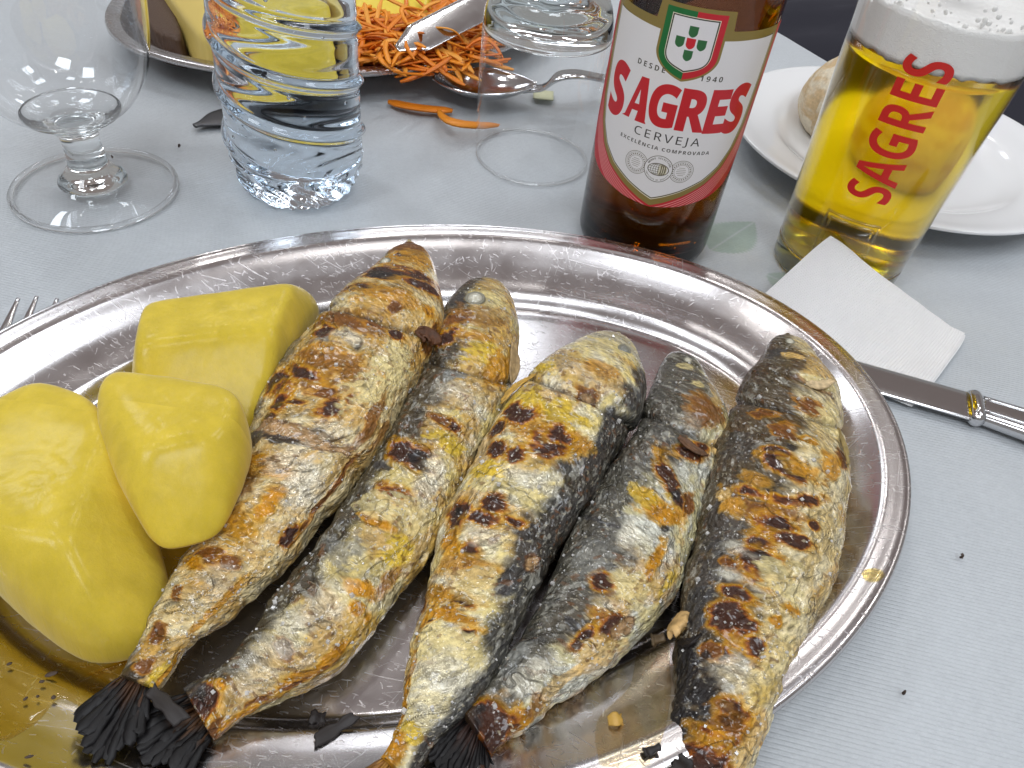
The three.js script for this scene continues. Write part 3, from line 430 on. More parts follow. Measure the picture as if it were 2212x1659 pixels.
flap('skin_flap', 3, [[1465, 945], [1492, 968], [1520, 990]], [0.0012, 22], [0.12, 0.06, 0.03]);
flap('skin_flap', 4, [[1470, 1398], [1500, 1400], [1535, 1382]], [0.0022, 22], [0.012, 0.009, 0.008]);
flap('skin_flap', 4, [[1475, 1330], [1472, 1358], [1468, 1385]], [0.0024, 44], [0.55, 0.36, 0.15], 0.0014, -0.6);
flap('skin_flap', 4, [[1735, 825], [1760, 832], [1790, 828]], [0.0014, 24], [0.55, 0.42, 0.24]);
flap('pelvic_fin', 4, [[1806, 925], [1816, 965], [1822, 1005]], [0.0012, 14], [0.3, 0.22, 0.08]);

// ------------------------------------------------------------------ boiled potatoes
const potatoTex = tex(512, 512, (d) => { for (let y = 0; y < 512; y++) for (let x = 0; x < 512; x++) {
  const i = (y * 512 + x) * 4, n = fbm(x / 40, y / 40, 61, 4), f = hash(x, y, 6), m = fbm(x / 6, y / 6, 64, 2); const k = 0.9 + 0.2 * n + 0.07 * (f - 0.5);
  d[i] = toS(lerp(0.76, 0.84, n) * k); d[i + 1] = toS(lerp(0.585, 0.655, n) * k); d[i + 2] = toS(lerp(0.03, 0.075, m * 0.5 + n * 0.5) * k); d[i + 3] = 255;
} }, true);
const potatoBump = tex(256, 256, (d) => { for (let y = 0; y < 256; y++) for (let x = 0; x < 256; x++) { const i = (y * 256 + x) * 4; d[i] = d[i + 1] = d[i + 2] = 255 * clamp(fbm(x / 12, y / 12, 71, 4) * 0.7 + 0.3 * hash(x, y, 2)); d[i + 3] = 255; } });
const potatoMat = M({ map: rep(potatoTex, 1 / 0.07), bumpMap: rep(potatoBump, 1 / 0.02), bumpScale: 0.00016, roughness: 0.95, ior: 1.4, transmission: 0.32, thickness: 0, clearcoat: 0.4, clearcoatRoughness: 0.2 });
function potatoGeometry(outline, yMid, planes, p = 16, seed = 1, tilt = 0.3) {
  const pts = outline.map(([x, y]) => P(x, y, yMid)), c = V3(); for (const q of pts) c.add(q); c.multiplyScalar(1 / pts.length); c.y = yMid;
  const pl = []; const n = pts.length;
  for (let i = 0; i < n; i++) {
    const a = pts[i], b = pts[(i + 1) % n], e = V3(b.z - a.z, 0, -(b.x - a.x)).normalize(); if (e.dot(a.clone().sub(c)) < 0) e.negate();
    const tl = tilt * (hash(i, seed, 3) * 1.4 - 0.3), nn = V3(e.x, tl, e.z).normalize(); pl.push([nn, Math.max(0.004, nn.dot(a.clone().add(b).multiplyScalar(0.5).sub(c)))]);
  }
  for (const [x, y, z, d] of planes) pl.push([V3(x, y, z).normalize(), d]);
  const g = new THREE.SphereGeometry(1, 128, 90), q = g.attributes.position, v = V3();
  for (let i = 0; i < q.count; i++) {
    v.fromBufferAttribute(q, i).normalize(); let s = 0; for (const [nn, d] of pl) { const k = nn.dot(v) / d; if (k > 0) s += (k * 0.01) ** p; }
    let r = 0.01 * Math.pow(s, -1 / p); r *= 1 + 0.025 * (fbm(v.x * 3 + 9, v.z * 3 + v.y * 2, seed, 3) - 0.5) + 0.006 * (fbm(v.x * 14, v.z * 14 + v.y * 11, seed + 3, 2) - 0.5);
    q.setXYZ(i, v.x * r + c.x, v.y * r + c.y, v.z * r + c.z);
  }
  g.computeVertexNormals(); planarUV(g); return g;
}
const POTATOES = [
  [[[330, 662], [480, 641], [600, 624], [660, 618], [686, 650], [665, 700], [640, 745], [590, 830], [545, 905], [440, 930], [340, 900], [272, 825], [300, 715]], 0.024, [[0, 1, 0, 0.012], [0.25, 0.8, 0.6, 0.014], [0, -1, 0, 0.018]], 14, 11, 'boiled potato piece behind the others, with a ragged corner beside the fish', 0.9],
  [[[200, 905], [228, 845], [278, 806], [350, 815], [432, 829], [505, 860], [548, 905], [552, 960], [522, 1035], [470, 1105], [400, 1168], [350, 1180], [300, 1145], [250, 1060], [212, 985]], 0.034, [[0, 1, 0, 0.011], [0.3, 0.75, 0.6, 0.0135], [-0.45, 0.7, 0.5, 0.014], [0, -1, 0, 0.010]], 10, 12, 'rounded boiled potato piece resting on top of the two others', 0.75],
  [[[-60, 955], [40, 890], [120, 852], [228, 892], [300, 1010], [352, 1170], [356, 1262], [325, 1330], [258, 1375], [172, 1390], [90, 1348], [0, 1285], [-90, 1200], [-110, 1060]], 0.022, [[0, 1, 0, 0.0165], [0.72, 0.62, -0.1, 0.0185], [0, 0.72, 0.75, 0.022], [0, -1, 0, 0.0165]], 12, 13, 'large boiled potato piece at the end of the platter, with flat cut faces', 0.45],
];
for (const [o, y, pl, p, seed, label, tilt] of POTATOES) single('boiled_potato', potatoGeometry(o, y, pl, p, seed, tilt), potatoMat, label, 'potato', 'boiled potatoes on the platter');

// ------------------------------------------------------------------ glass things
const GLASS = (o = {}) => M({ color: 0xffffff, transmission: 1, roughness: 0, thickness: 0.003, ior: 1.5, ...o });
const clear = GLASS({ attenuationColor: RGB(0.90, 0.95, 0.95), attenuationDistance: 0.05 });
const thinGlass = M({ color: 0xffffff, transmission: 1, roughness: 0, thickness: 0, ior: 1.5 });   // a wall too thin to bend what is seen through it
// goblet
{
  const stem = smoothProfile([[0, 0.0046], [0.0125, 0.0046], [0.0150, 0.0052], [0.0140, 0.0078], [0.0094, 0.0125], [0.0082, 0.020], [0.0084, 0.028], [0.0112, 0.0322], [0.0165, 0.0360], [0.0205, 0.0388], [0.0200, 0.0404], [0.012, 0.0380], [0.006, 0.0370], [0, 0.0367]], 6);
  const wall = smoothProfile([[0.0203, 0.0390], [0.0255, 0.0425], [0.0328, 0.052], [0.0378, 0.066], [0.0404, 0.084], [0.0412, 0.10], [0.040, 0.125], [0.0375, 0.148]], 8);
  const g = thing('wine_goblet', 'empty clear stemmed goblet with a round foot, beside the water bottle', 'goblet', null, V3(-0.2077, 0, -0.3047));
  part('stem', lathe(stem, 128), clear, g);
  part('bowl', lathe([...wall, ...wall.map(([r, y]) => [r - 0.0008, y + 0.0002]).reverse(), wall[0]], 128), clear, g);
  part('rim', new THREE.TorusGeometry(0.0370, 0.0007, 10, 128).rotateX(Math.PI / 2).translate(0, 0.1483, 0), clear, g);
  part('foot', new THREE.LatheGeometry(smoothProfile([[0.0135, 0.0062], [0.018, 0.0052], [0.026, 0.0042], [0.0352, 0.0024]], 8).map(([r, y]) => V2(r, y)), 128), thinGlass, g);
  part('foot_edge', new THREE.TorusGeometry(0.0356, 0.00125, 14, 160).rotateX(Math.PI / 2).translate(0, 0.0013, 0), clear, g);
}
// upturned tumbler
{
  const g = thing('glass_tumbler', 'clear glass tumbler standing upside down beside the beer bottle', 'tumbler', null, V3(-0.0068, 0, -0.395));
  part('wall', new THREE.LatheGeometry(smoothProfile([[0.0309, 0.0012], [0.0320, 0.02], [0.0326, 0.045], [0.0325, 0.060], [0.0324, 0.068]], 8).map(([r, y]) => V2(r, y)), 128), thinGlass, g);
  part('rim', new THREE.TorusGeometry(0.0305, 0.0007, 12, 128).rotateX(Math.PI / 2).translate(0, 0.0007, 0), clear, g);
  part('base', lathe(smoothProfile([[0.0322, 0.0682], [0.0322, 0.0700], [0.0312, 0.078], [0.0275, 0.0865], [0.021, 0.0895], [0.0135, 0.0888], [0, 0.0872], [0, 0.0765], [0.018, 0.0762], [0.0258, 0.0745], [0.0300, 0.0705], [0.0312, 0.0682]], 6, true), 128), clear, g);
}
// water bottle with spiral ribs: clear plastic full of water
{
  const root = thing('water_bottle', 'clear plastic water bottle with spiral ribs, filled with water', 'bottle', null, V3(-0.1185, 0, -0.3335));
  const R0 = 0.0318, nt = 240, ny = 300, Htop = 0.135, pos = [], ix = [];
  const rad = (y, th) => {
    const ph = y / 0.0236 + th / Math.PI * 1.0 + 0.12, f = ph - Math.floor(ph), d = Math.min(f, 1 - f) * 0.0236;
    const body = sm(0.017, 0.026, y), rib = Math.exp(-((d / 0.0017) ** 2)) * 0.0019 - Math.exp(-(((d - 0.0036) / 0.0013) ** 2)) * 0.0005 - 0.0003 * sm(0.004, 0.0118, d);
    let r = R0 - 0.0006 + body * rib;
    if (y < 0.020) { const k = 1 - y / 0.020, pet = Math.cos(th * 12) * 0.5 + 0.5; r = R0 - 0.0004 - 0.0075 * k * k * k - 0.0017 * sm(0, 0.4, k) * pet - 0.0009 * sm(0.1, 0.5, k) * (Math.cos(th * 24 + y * 900) * 0.5 + 0.5); }
    if (y > 0.118) r -= 0.02 * ((y - 0.118) / 0.017) ** 2 * 0.6;
    return r;
  };
  for (let j = 0; j <= ny; j++) { const y = 0.0004 + (Htop - 0.0004) * j / ny; for (let i = 0; i < nt; i++) { const th = i / nt * 2 * Math.PI, r = rad(y, th), pet = Math.cos(th * 12); const yy = j === 0 ? Math.max(0, -pet) * 0.0012 : y; pos.push(r * Math.sin(th), yy, r * Math.cos(th)); } }
  const bc = pos.length / 3; pos.push(0, 0.006, 0); const tc = bc + 1; pos.push(0, Htop, 0);
  for (let j = 0; j < ny; j++) for (let i = 0; i < nt; i++) { const a = j * nt + i, b = j * nt + (i + 1) % nt; ix.push(a, b, b + nt, a, b + nt, a + nt); }
  for (let i = 0; i < nt; i++) { const b = (i + 1) % nt; ix.push(bc, b, i, tc, ny * nt + i, ny * nt + b); }
  const g = new THREE.BufferGeometry(); g.setAttribute('position', new THREE.Float32BufferAttribute(pos, 3)); g.setIndex(ix); g.computeVertexNormals(); planarUV(g);
  part('body', outward(g), GLASS({ ior: 1.355, attenuationColor: RGB(0.72, 0.86, 1.0), attenuationDistance: 0.12 }), root);
  part('neck', lathe(smoothProfile([[0.0195, 0.1352], [0.0165, 0.148], [0.0125, 0.165], [0.0125, 0.178], [0.0115, 0.178], [0.0115, 0.165], [0.0155, 0.148], [0.0185, 0.1354]], 4), 64), GLASS({ ior: 1.45 }), root);
  // small air bubbles clinging inside the ribs
  const R = rng(8), geos = []; for (let i = 0; i < 16; i++) { const th = Math.PI * (R() - 0.5) * 0.9 + 0.3, y = 0.03 + R() * 0.09, r = rad(y, th) - 0.0016, s = new THREE.SphereGeometry(0.0005 + 0.0006 * R(), 12, 10); s.translate(r * Math.sin(th), y, r * Math.cos(th)); geos.push(s); }
  const bub = part('air_bubbles', mergeGeometries(geos), GLASS({ ior: 1 / 1.33, thickness: 0.001 }), root); bub.userData.kind = 'stuff';
}
// ------------------------------------------------------------------ beer bottle
{
  const BX = 0.0533, BZ = -0.3307, R = 0.0317, root = thing('beer_bottle', 'brown glass beer bottle with a white and red shield label', 'bottle', null, V3(BX, 0, BZ));
  root.rotation.y = Math.atan2(-BX, -BZ);                          // the label faces the diner
  const outer = smoothProfile([[0, 0.0035], [0.018, 0.003], [0.0262, 0.0003], [0.0296, 0.0006], [0.0314, 0.0045], [0.0317, 0.010], [0.0317, 0.06], [0.0317, 0.120], [0.0312, 0.130], [0.0275, 0.146], [0.020, 0.165], [0.0152, 0.185], [0.0138, 0.205], [0.0134, 0.222], [0.0138, 0.224], [0.0138, 0.228]], 5);
  const inner = smoothProfile([[0.0098, 0.228], [0.0100, 0.205], [0.0115, 0.185], [0.0165, 0.165], [0.0242, 0.146], [0.0284, 0.130], [0.0290, 0.120], [0.0290, 0.06], [0.0290, 0.012], [0.0262, 0.0075], [0.016, 0.0085], [0, 0.009]], 5);
  part('glass', lathe([...outer, ...inner], 128), GLASS({ attenuationColor: RGB(0.46, 0.29, 0.02), attenuationDistance: 0.0026, ior: 1.5 }), root);
  part('beer', lathe([...smoothProfile([[0, 0.0088], [0.016, 0.0083], [0.0264, 0.0074], [0.0292, 0.012], [0.0292, 0.06], [0.0292, 0.121]], 5), [0.0291, 0.1235], [0, 0.1235]], 96), GLASS({ ior: 1.34, attenuationColor: RGB(0.95, 0.74, 0.12), attenuationDistance: 0.03 }), root);
  const mm = 20, LW = 92 * mm, LH = 90 * mm, X = (x) => (x + 46) * mm, Y = (y) => (120 - y) * mm; // label drawn in millimetres
  const map = canvasTex(LW, LH, (c) => {
    const OLIVE = '#8d7a3e', RED = '#c4202c', path = (pts, closed = true) => { c.beginPath(); pts.forEach(([x, y], i) => (i ? c.lineTo(X(x), Y(y)) : c.moveTo(X(x), Y(y)))); if (closed) c.closePath(); };
    c.fillStyle = RED; c.fillRect(0, 0, LW, LH);
    c.save(); c.strokeStyle = '#ea9a98'; c.lineWidth = 0.4 * mm; // pale diagonal hair lines in the red border
    const shield = (o) => { const L = [[-37 - o, 107.5 + o * 1.0], [-36.5 - o, 90], [-34.8 - o, 72], [-31.6 - o * 0.9, 62], [-26.5 - o * 0.8, 54.8 - o * 0.35], [-20 - o * 0.65, 49.4 - o * 0.6], [-11 - o * 0.5, 44.6 - o * 0.8], [-4 - o * 0.3, 41.5 - o], [0, 39.9 - o * 1.15]]; return [...L, ...L.slice(0, -1).reverse().map(([x, y]) => [-x, y])]; };
    for (const o of [4.8, 5.9, 7.0, 8.1, 9.2, 10.3, 11.4]) { path(shield(o)); c.stroke(); }
    c.restore();
    c.fillStyle = OLIVE; path(shield(3.6)); c.fill(); c.fillRect(X(-15), Y(119), 30 * mm, 14 * mm);
    c.fillStyle = '#efe9d2'; path(shield(1.0)); c.fill(); c.strokeStyle = '#3d3620'; c.lineWidth = 0.45 * mm; path(shield(0.45)); c.stroke();
    c.fillStyle = '#e9e7e8'; path(shield(0.15)); c.fill();
    c.fillStyle = OLIVE; c.beginPath(); c.moveTo(X(-46), Y(120)); c.lineTo(X(-46), Y(107)); for (let x = -40; x <= 40; x += 2) c.lineTo(X(x), Y(107.0 + Math.abs(x) * 0.03)); c.lineTo(X(46), Y(120)); c.fill();
    c.fillStyle = RED; c.fillRect(0, 0, X(-40.3), Y(60)); c.fillRect(X(40.3), 0, LW, Y(60));
    // coat of arms
    const crest = (w, top, mid, bot) => { c.beginPath(); c.moveTo(X(-w), Y(top)); c.lineTo(X(w), Y(top)); c.lineTo(X(w), Y(mid)); c.bezierCurveTo(X(w), Y(mid - 5.2), X(w * 0.5), Y(bot + 1.6), X(0), Y(bot)); c.bezierCurveTo(X(-w * 0.5), Y(bot + 1.6), X(-w), Y(mid - 5.2), X(-w), Y(mid)); c.closePath(); };
    c.fillStyle = OLIVE; crest(12.4, 117.6, 101, 90.6); c.fill();
    c.save(); crest(11.4, 116.4, 101, 91.4); c.clip(); c.fillStyle = '#0f6d34'; c.fillRect(X(-13), Y(118), 13 * mm, 30 * mm); c.fillStyle = '#c8202e'; c.fillRect(X(0), Y(118), 13 * mm, 30 * mm); c.restore();
    c.fillStyle = '#efe9d2'; crest(9.0, 114.4, 101.6, 94.0); c.fill(); c.strokeStyle = '#3a3a30'; c.lineWidth = 0.5 * mm; crest(8.5, 113.9, 101.6, 94.5); c.stroke(); c.fillStyle = '#e9e7ea'; crest(8.2, 113.7, 101.6, 94.8); c.fill();
    const mini = (x, y, col) => { c.fillStyle = col; c.beginPath(); c.moveTo(X(x - 1.7), Y(y + 1.9)); c.lineTo(X(x + 1.7), Y(y + 1.9)); c.lineTo(X(x + 1.7), Y(y - 0.4)); c.quadraticCurveTo(X(x + 1.5), Y(y - 1.7), X(x), Y(y - 2.1)); c.quadraticCurveTo(X(x - 1.5), Y(y - 1.7), X(x - 1.7), Y(y - 0.4)); c.closePath(); c.fill(); };
    mini(0, 109.3, '#2c6a3c'); mini(-4.1, 105, '#2c6a3c'); mini(4.1, 105, '#2c6a3c'); mini(0, 100.6, '#2c6a3c'); mini(0, 105, '#cf2030');
    c.textAlign = 'center'; c.textBaseline = 'alphabetic';
    const word = (t, x, y, h, sx, font, col, spacing = 0) => { c.save(); c.translate(X(x), Y(y)); c.scale(sx, 1); c.font = `${font} ${h * mm * 1.38}px sans-serif`; c.fillStyle = col; if (spacing) c.letterSpacing = spacing * mm + 'px'; c.fillText(t, 0, 0); c.restore(); };
    word('DESDE', -12.6, 92.2, 2.1, 1.1, 'bold', '#4a463e', 0.7); word('1940', 11.8, 92.0, 2.1, 1.1, 'bold', '#4a463e', 0.7);
    // the name, letter by letter: end letters tall, drawn as outlined strokes with flared ends
    const L = (t, x0, x1, yb, yt) => { c.save(); c.textAlign = 'left'; c.font = `bold ${100}px sans-serif`; const m = c.measureText(t), gw = m.actualBoundingBoxRight + m.actualBoundingBoxLeft, gh = m.actualBoundingBoxAscent + m.actualBoundingBoxDescent; c.translate(X(x0), Y(yb)); c.scale((x1 - x0) * mm / gw, (yt - yb) * mm / gh); c.fillStyle = '#c9202b'; c.fillText(t, m.actualBoundingBoxLeft, -m.actualBoundingBoxDescent); c.strokeStyle = '#c9202b'; c.lineWidth = t === 'S' ? 7 : 4; c.lineJoin = 'miter'; c.strokeText(t, m.actualBoundingBoxLeft, -m.actualBoundingBoxDescent); c.restore(); };
    L('S', -31.6, -22.4, 68.4, 89.2); L('G', -9.8, 1.0, 71.4, 88.4); L('S', 22.9, 32.0, 70.6, 90.0);
    c.fillStyle = '#c9202b'; // A, R and E with wedge-shaped stems
    path([[-21.6, 70.2], [-20.2, 71.2], [-15.6, 88.2], [-12.2, 88.4], [-10.2, 71.4], [-9.6, 70.4], [-14.8, 70.2], [-14.2, 74.4], [-17.0, 74.2], [-17.8, 70.4]]); c.fill(); c.fillStyle = '#e9e7e8'; path([[-16.4, 77.0], [-14.3, 77.2], [-14.9, 83.2]]); c.fill();
    L('R', 2.4, 13.2, 71.4, 88.2); L('E', 14.0, 22.2, 71.2, 88.6);
    word('CERVEJA', 0.4, 65.2, 3.5, 1.28, '', '#2f2c28', 0.7); word('EXCELÊNCIA COMPROVADA', 0, 61.3, 1.5, 1.22, 'bold', '#3a3731', 0.28);
    const ring = (x, y, r, w = 0.16) => { c.lineWidth = w * mm; c.beginPath(); c.arc(X(x), Y(y), r * mm, 0, 7); c.stroke(); };
    const around = (t, x, y, r, a0, a1, h) => { c.save(); c.font = `bold ${h * mm}px sans-serif`; c.fillStyle = '#4a4436'; for (let i = 0; i < t.length; i++) { const a = lerp(a0, a1, t.length > 1 ? i / (t.length - 1) : 0.5); c.save(); c.translate(X(x) + Math.cos(a) * r * mm, Y(y) + Math.sin(a) * r * mm); c.rotate(a + (Math.sin(a) < 0 ? Math.PI / 2 : -Math.PI / 2)); c.fillText(t[i], 0, h * mm * 0.3); c.restore(); } c.restore(); };
    c.strokeStyle = '#6b6350';
    for (const x of [-9.8, 9.8]) { ring(x, 53.4, 5.0, 0.2); ring(x, 53.4, 4.4, 0.12); ring(x, 53.4, 3.1, 0.12); c.lineWidth = 0.5 * mm; c.setLineDash([0.5 * mm, 0.45 * mm]); c.beginPath(); c.arc(X(x), Y(53.4), 3.75 * mm, 0, 7); c.stroke(); c.setLineDash([]); c.lineWidth = 0.16 * mm; for (let k = -2; k <= 2; k++) { const hw = Math.sqrt(6.5 - k * k) * 0.9; c.beginPath(); c.moveTo(X(x - hw), Y(53.4 + k * 0.85)); c.lineTo(X(x + hw * 0.8), Y(53.4 + k * 0.85)); c.stroke(); } }
    c.fillStyle = '#e9e7e8'; c.beginPath(); c.arc(X(0), Y(53.2), 6.0 * mm, 0, 7); c.fill(); c.strokeStyle = '#4f4837'; ring(0, 53.2, 5.9, 0.25);
    around('MONDE SELECTION', 0, 53.2, 4.9, Math.PI * 1.14, Math.PI * 1.86, 1.05); around('INSTITUTE OF QUALITY', 0, 53.2, 5.1, Math.PI * 0.86, Math.PI * 0.14, 0.75);
    c.save(); c.beginPath(); c.ellipse(X(0), Y(53.0), 4.4 * mm, 2.7 * mm, 0, 0, 7); c.clip(); c.fillStyle = '#d9d3bd'; c.fillRect(X(0.2), Y(56), 3.4 * mm, 6 * mm); c.strokeStyle = '#5a5239'; c.lineWidth = 0.16 * mm; for (let k = -4; k <= 4; k++) { c.beginPath(); c.ellipse(X(0), Y(53.0), Math.abs(k) * 1.05 * mm + 1, 2.7 * mm, 0, 0, 7); c.stroke(); } for (let k = -2; k <= 2; k++) { c.beginPath(); c.moveTo(X(-5), Y(53 + k)); c.lineTo(X(0.4), Y(53 + k)); c.stroke(); } for (const x of [1.2, 2.0, 2.8]) { c.lineWidth = 0.35 * mm; c.beginPath(); c.moveTo(X(x), Y(55.6)); c.lineTo(X(x), Y(50.6)); c.stroke(); } c.restore();
    c.strokeStyle = '#4f4837'; c.lineWidth = 0.25 * mm; c.beginPath(); c.ellipse(X(0), Y(53.0), 4.4 * mm, 2.7 * mm, 0, 0, 7); c.stroke();
    const im = c.getImageData(0, 0, LW, LH), d = im.data; for (let i = 0; i < d.length; i += 4) { const n = (hash(i, 3, 4) - 0.5) * 9; d[i] += n; d[i + 1] += n; d[i + 2] += n; } c.putImageData(im, 0, 0);
  });
  map.wrapS = map.wrapT = THREE.ClampToEdgeWrapping;
  const bottom = (x) => { const a = Math.abs(x), K = [[0, 35.2], [12, 36.6], [27, 40], [36, 43.6], [41, 49], [46, 60]]; for (let i = 1; i < K.length; i++) if (a <= K[i][0]) return lerp(K[i - 1][1], K[i][1], (a - K[i - 1][0]) / (K[i][0] - K[i - 1][0])); return 60; };
  const top = (x) => { const a = Math.abs(x); return a < 14.2 ? 117.9 : a < 14.8 ? lerp(117.9, 111, (a - 14.2) / 0.6) : 111; };
  const pt = (u, v) => { const x = (u - 0.5) * 91.6, y = lerp(bottom(x), top(x), v), th = x / 1000 / R; return [x, y, th]; };
  const geo = sheet((u, v) => { const [, y, th] = pt(u, v), r = R + 0.00022; return V3(Math.sin(th) * r, y / 1000, Math.cos(th) * r); }, 240, 40, 0.00012, (u, v) => { const [x, y] = pt(u, v); return [(x + 46) / 92, 1 - (120 - y) / 90]; });
  part('label', geo, M({ map, roughness: 0.42 }), root).userData.label = 'white shield label with red lettering and a green and red crest';
}
// ------------------------------------------------------------------ glass of beer
{
  const GX = 0.1495, GZ = -0.330, root = thing('beer_glass', 'tall tapered glass of golden beer with white foam and red lettering', 'glass', null, V3(GX, 0, GZ));
  root.rotation.y = Math.atan2(-GX, -GZ);
  const ro = (y) => 0.0293 + 0.052 * y, wall = 0.0017, H = 0.158;
  const shell = []; for (let i = 0; i <= 24; i++) { const y = 0.0118 + (H - 0.0118) * i / 24; shell.push(V2(ro(y), y)); }
  part('wall', new THREE.LatheGeometry(shell, 128), thinGlass, root);
  part('rim', new THREE.TorusGeometry(ro(H) - 0.0006, 0.0009, 12, 128).rotateX(Math.PI / 2).translate(0, H, 0), clear, root);
  part('base', lathe([[0, 0.0010], [0.024, 0.0008], [0.0272, 0.0002], [0.0286, 0.0002], [0.0294, 0.001], [ro(0.006), 0.006], [ro(0.0116), 0.0108], [ro(0.0116) - 0.0006, 0.0114], [0, 0.0114]], 128), clear, root);
  const beer = [[0, 0.0112], [ro(0.012) - 0.002, 0.0112], [ro(0.012) - 0.0006, 0.0122]]; for (let i = 0; i <= 20; i++) { const y = 0.014 + (0.1065 - 0.014) * i / 20; beer.push([ro(y) - 0.0003, y]); } beer.push([0, 0.1065]);
  part('beer', lathe(beer, 128), GLASS({ ior: 1.34, roughness: 0.13, attenuationColor: RGB(0.975, 0.80, 0.04), attenuationDistance: 0.034 }), root);
  // foam: opaque head with a bubbly top
  const fr = [[0, 0.1066]]; for (let i = 0; i <= 8; i++) { const y = 0.1066 + 0.0175 * i / 8; fr.push([ro(y) - 0.0004, y]); } for (let i = 1; i <= 24; i++) fr.push([(ro(0.124) - wall) * (1 - i / 24), 0.1243 - 0.0015 * Math.sin(i / 24 * 1.5)]);
  const fg = lathe(fr, 128), fp = fg.attributes.position; for (let i = 0; i < fp.count; i++) { const x = fp.getX(i), y = fp.getY(i), z = fp.getZ(i); if (y > 0.123) fp.setY(i, y + 0.0022 * (fbm(x * 260, z * 260, 91, 3) - 0.5)); else if (y < 0.1075 && Math.hypot(x, z) > 0.02) fp.setY(i, y + 0.0024 * (fbm(x * 300, z * 300, 93, 2) - 0.5)); } fg.computeVertexNormals();
  const foamBump = tex(512, 512, (d) => { for (let y = 0; y < 512; y++) for (let x = 0; x < 512; x++) { const i = (y * 512 + x) * 4, h = 0.5 * noise(x / 5, y / 5, 97) + 0.5 * noise(x / 2.2, y / 2.2, 98); d[i] = d[i + 1] = d[i + 2] = h * 255; d[i + 3] = 255; } });
  part('foam', fg, M({ color: RGB(0.90, 0.89, 0.86), roughness: 0.7, bumpMap: rep(foamBump, 6, 3), bumpScale: 0.0003 }), root);
  // bubbles left on the glass above the head
  const R = rng(14), bg = []; for (let i = 0; i < 260; i++) { const y = 0.1245 + 0.022 * R() ** 2, th = R() * 2 * Math.PI, r = ro(y) - wall - 0.0002, s = new THREE.SphereGeometry(0.0003 + 0.0007 * R(), 10, 8); s.scale(1, 1, 0.5); s.rotateY(th); s.translate(r * Math.sin(th), y, r * Math.cos(th)); bg.push(s); }
  const bb = part('foam_bubbles', mergeGeometries(bg), M({ color: RGB(0.86, 0.85, 0.82), roughness: 0.25 }), root); bb.userData.kind = 'stuff';
  // red lettering printed up the front
  const pw = 512, ph = 1536, letters = canvasTex(pw, ph, (c) => { c.clearRect(0, 0, pw, ph); c.translate(pw / 2, ph / 2); c.rotate(-Math.PI / 2); c.fillStyle = '#cf2018'; c.textAlign = 'center'; c.textBaseline = 'middle'; c.font = 'bold 400px sans-serif'; const m = c.measureText('SAGRES'); c.scale(ph * 0.985 / m.width, 1.42); c.fillText('SAGRES', 0, 8); });
  letters.wrapS = letters.wrapT = THREE.ClampToEdgeWrapping;
  const lg = sheet((u, v) => { const y = lerp(0.0505, 0.1130, v), r = ro(y) + 0.00015, th = (u - 0.48) * 0.0225 / r; return V3(Math.sin(th) * r, y, Math.cos(th) * r); }, 24, 24, 0.00005);
  part('printed_name', lg, M({ map: letters, transparent: true, alphaTest: 0.5, roughness: 0.45 }), root).userData.label = 'red printed name running up the glass';
  // square mark moulded near the foot
  const sq = []; const bar = (x0, x1, y0, y1) => sheet((u, v) => { const y = lerp(y0, y1, v), r = ro(y) + 0.0004, th = lerp(x0, x1, u) / r; return V3(Math.sin(th) * r, y, Math.cos(th) * r); }, 12, 4, 0.0008);
  for (const k of [0, 0.0022]) { sq.push(bar(-0.012 + k, 0.012 - k, 0.0405 - k, 0.0412 - k), bar(-0.012 + k, -0.0113 + k, 0.018 + k, 0.0404 - k), bar(0.0113 - k, 0.012 - k, 0.018 + k, 0.0404 - k), bar(-0.012 + k, 0.012 - k, 0.0172 + k, 0.0179 + k)); }
  part('moulded_mark', mergeGeometries(sq), clear, root);
}

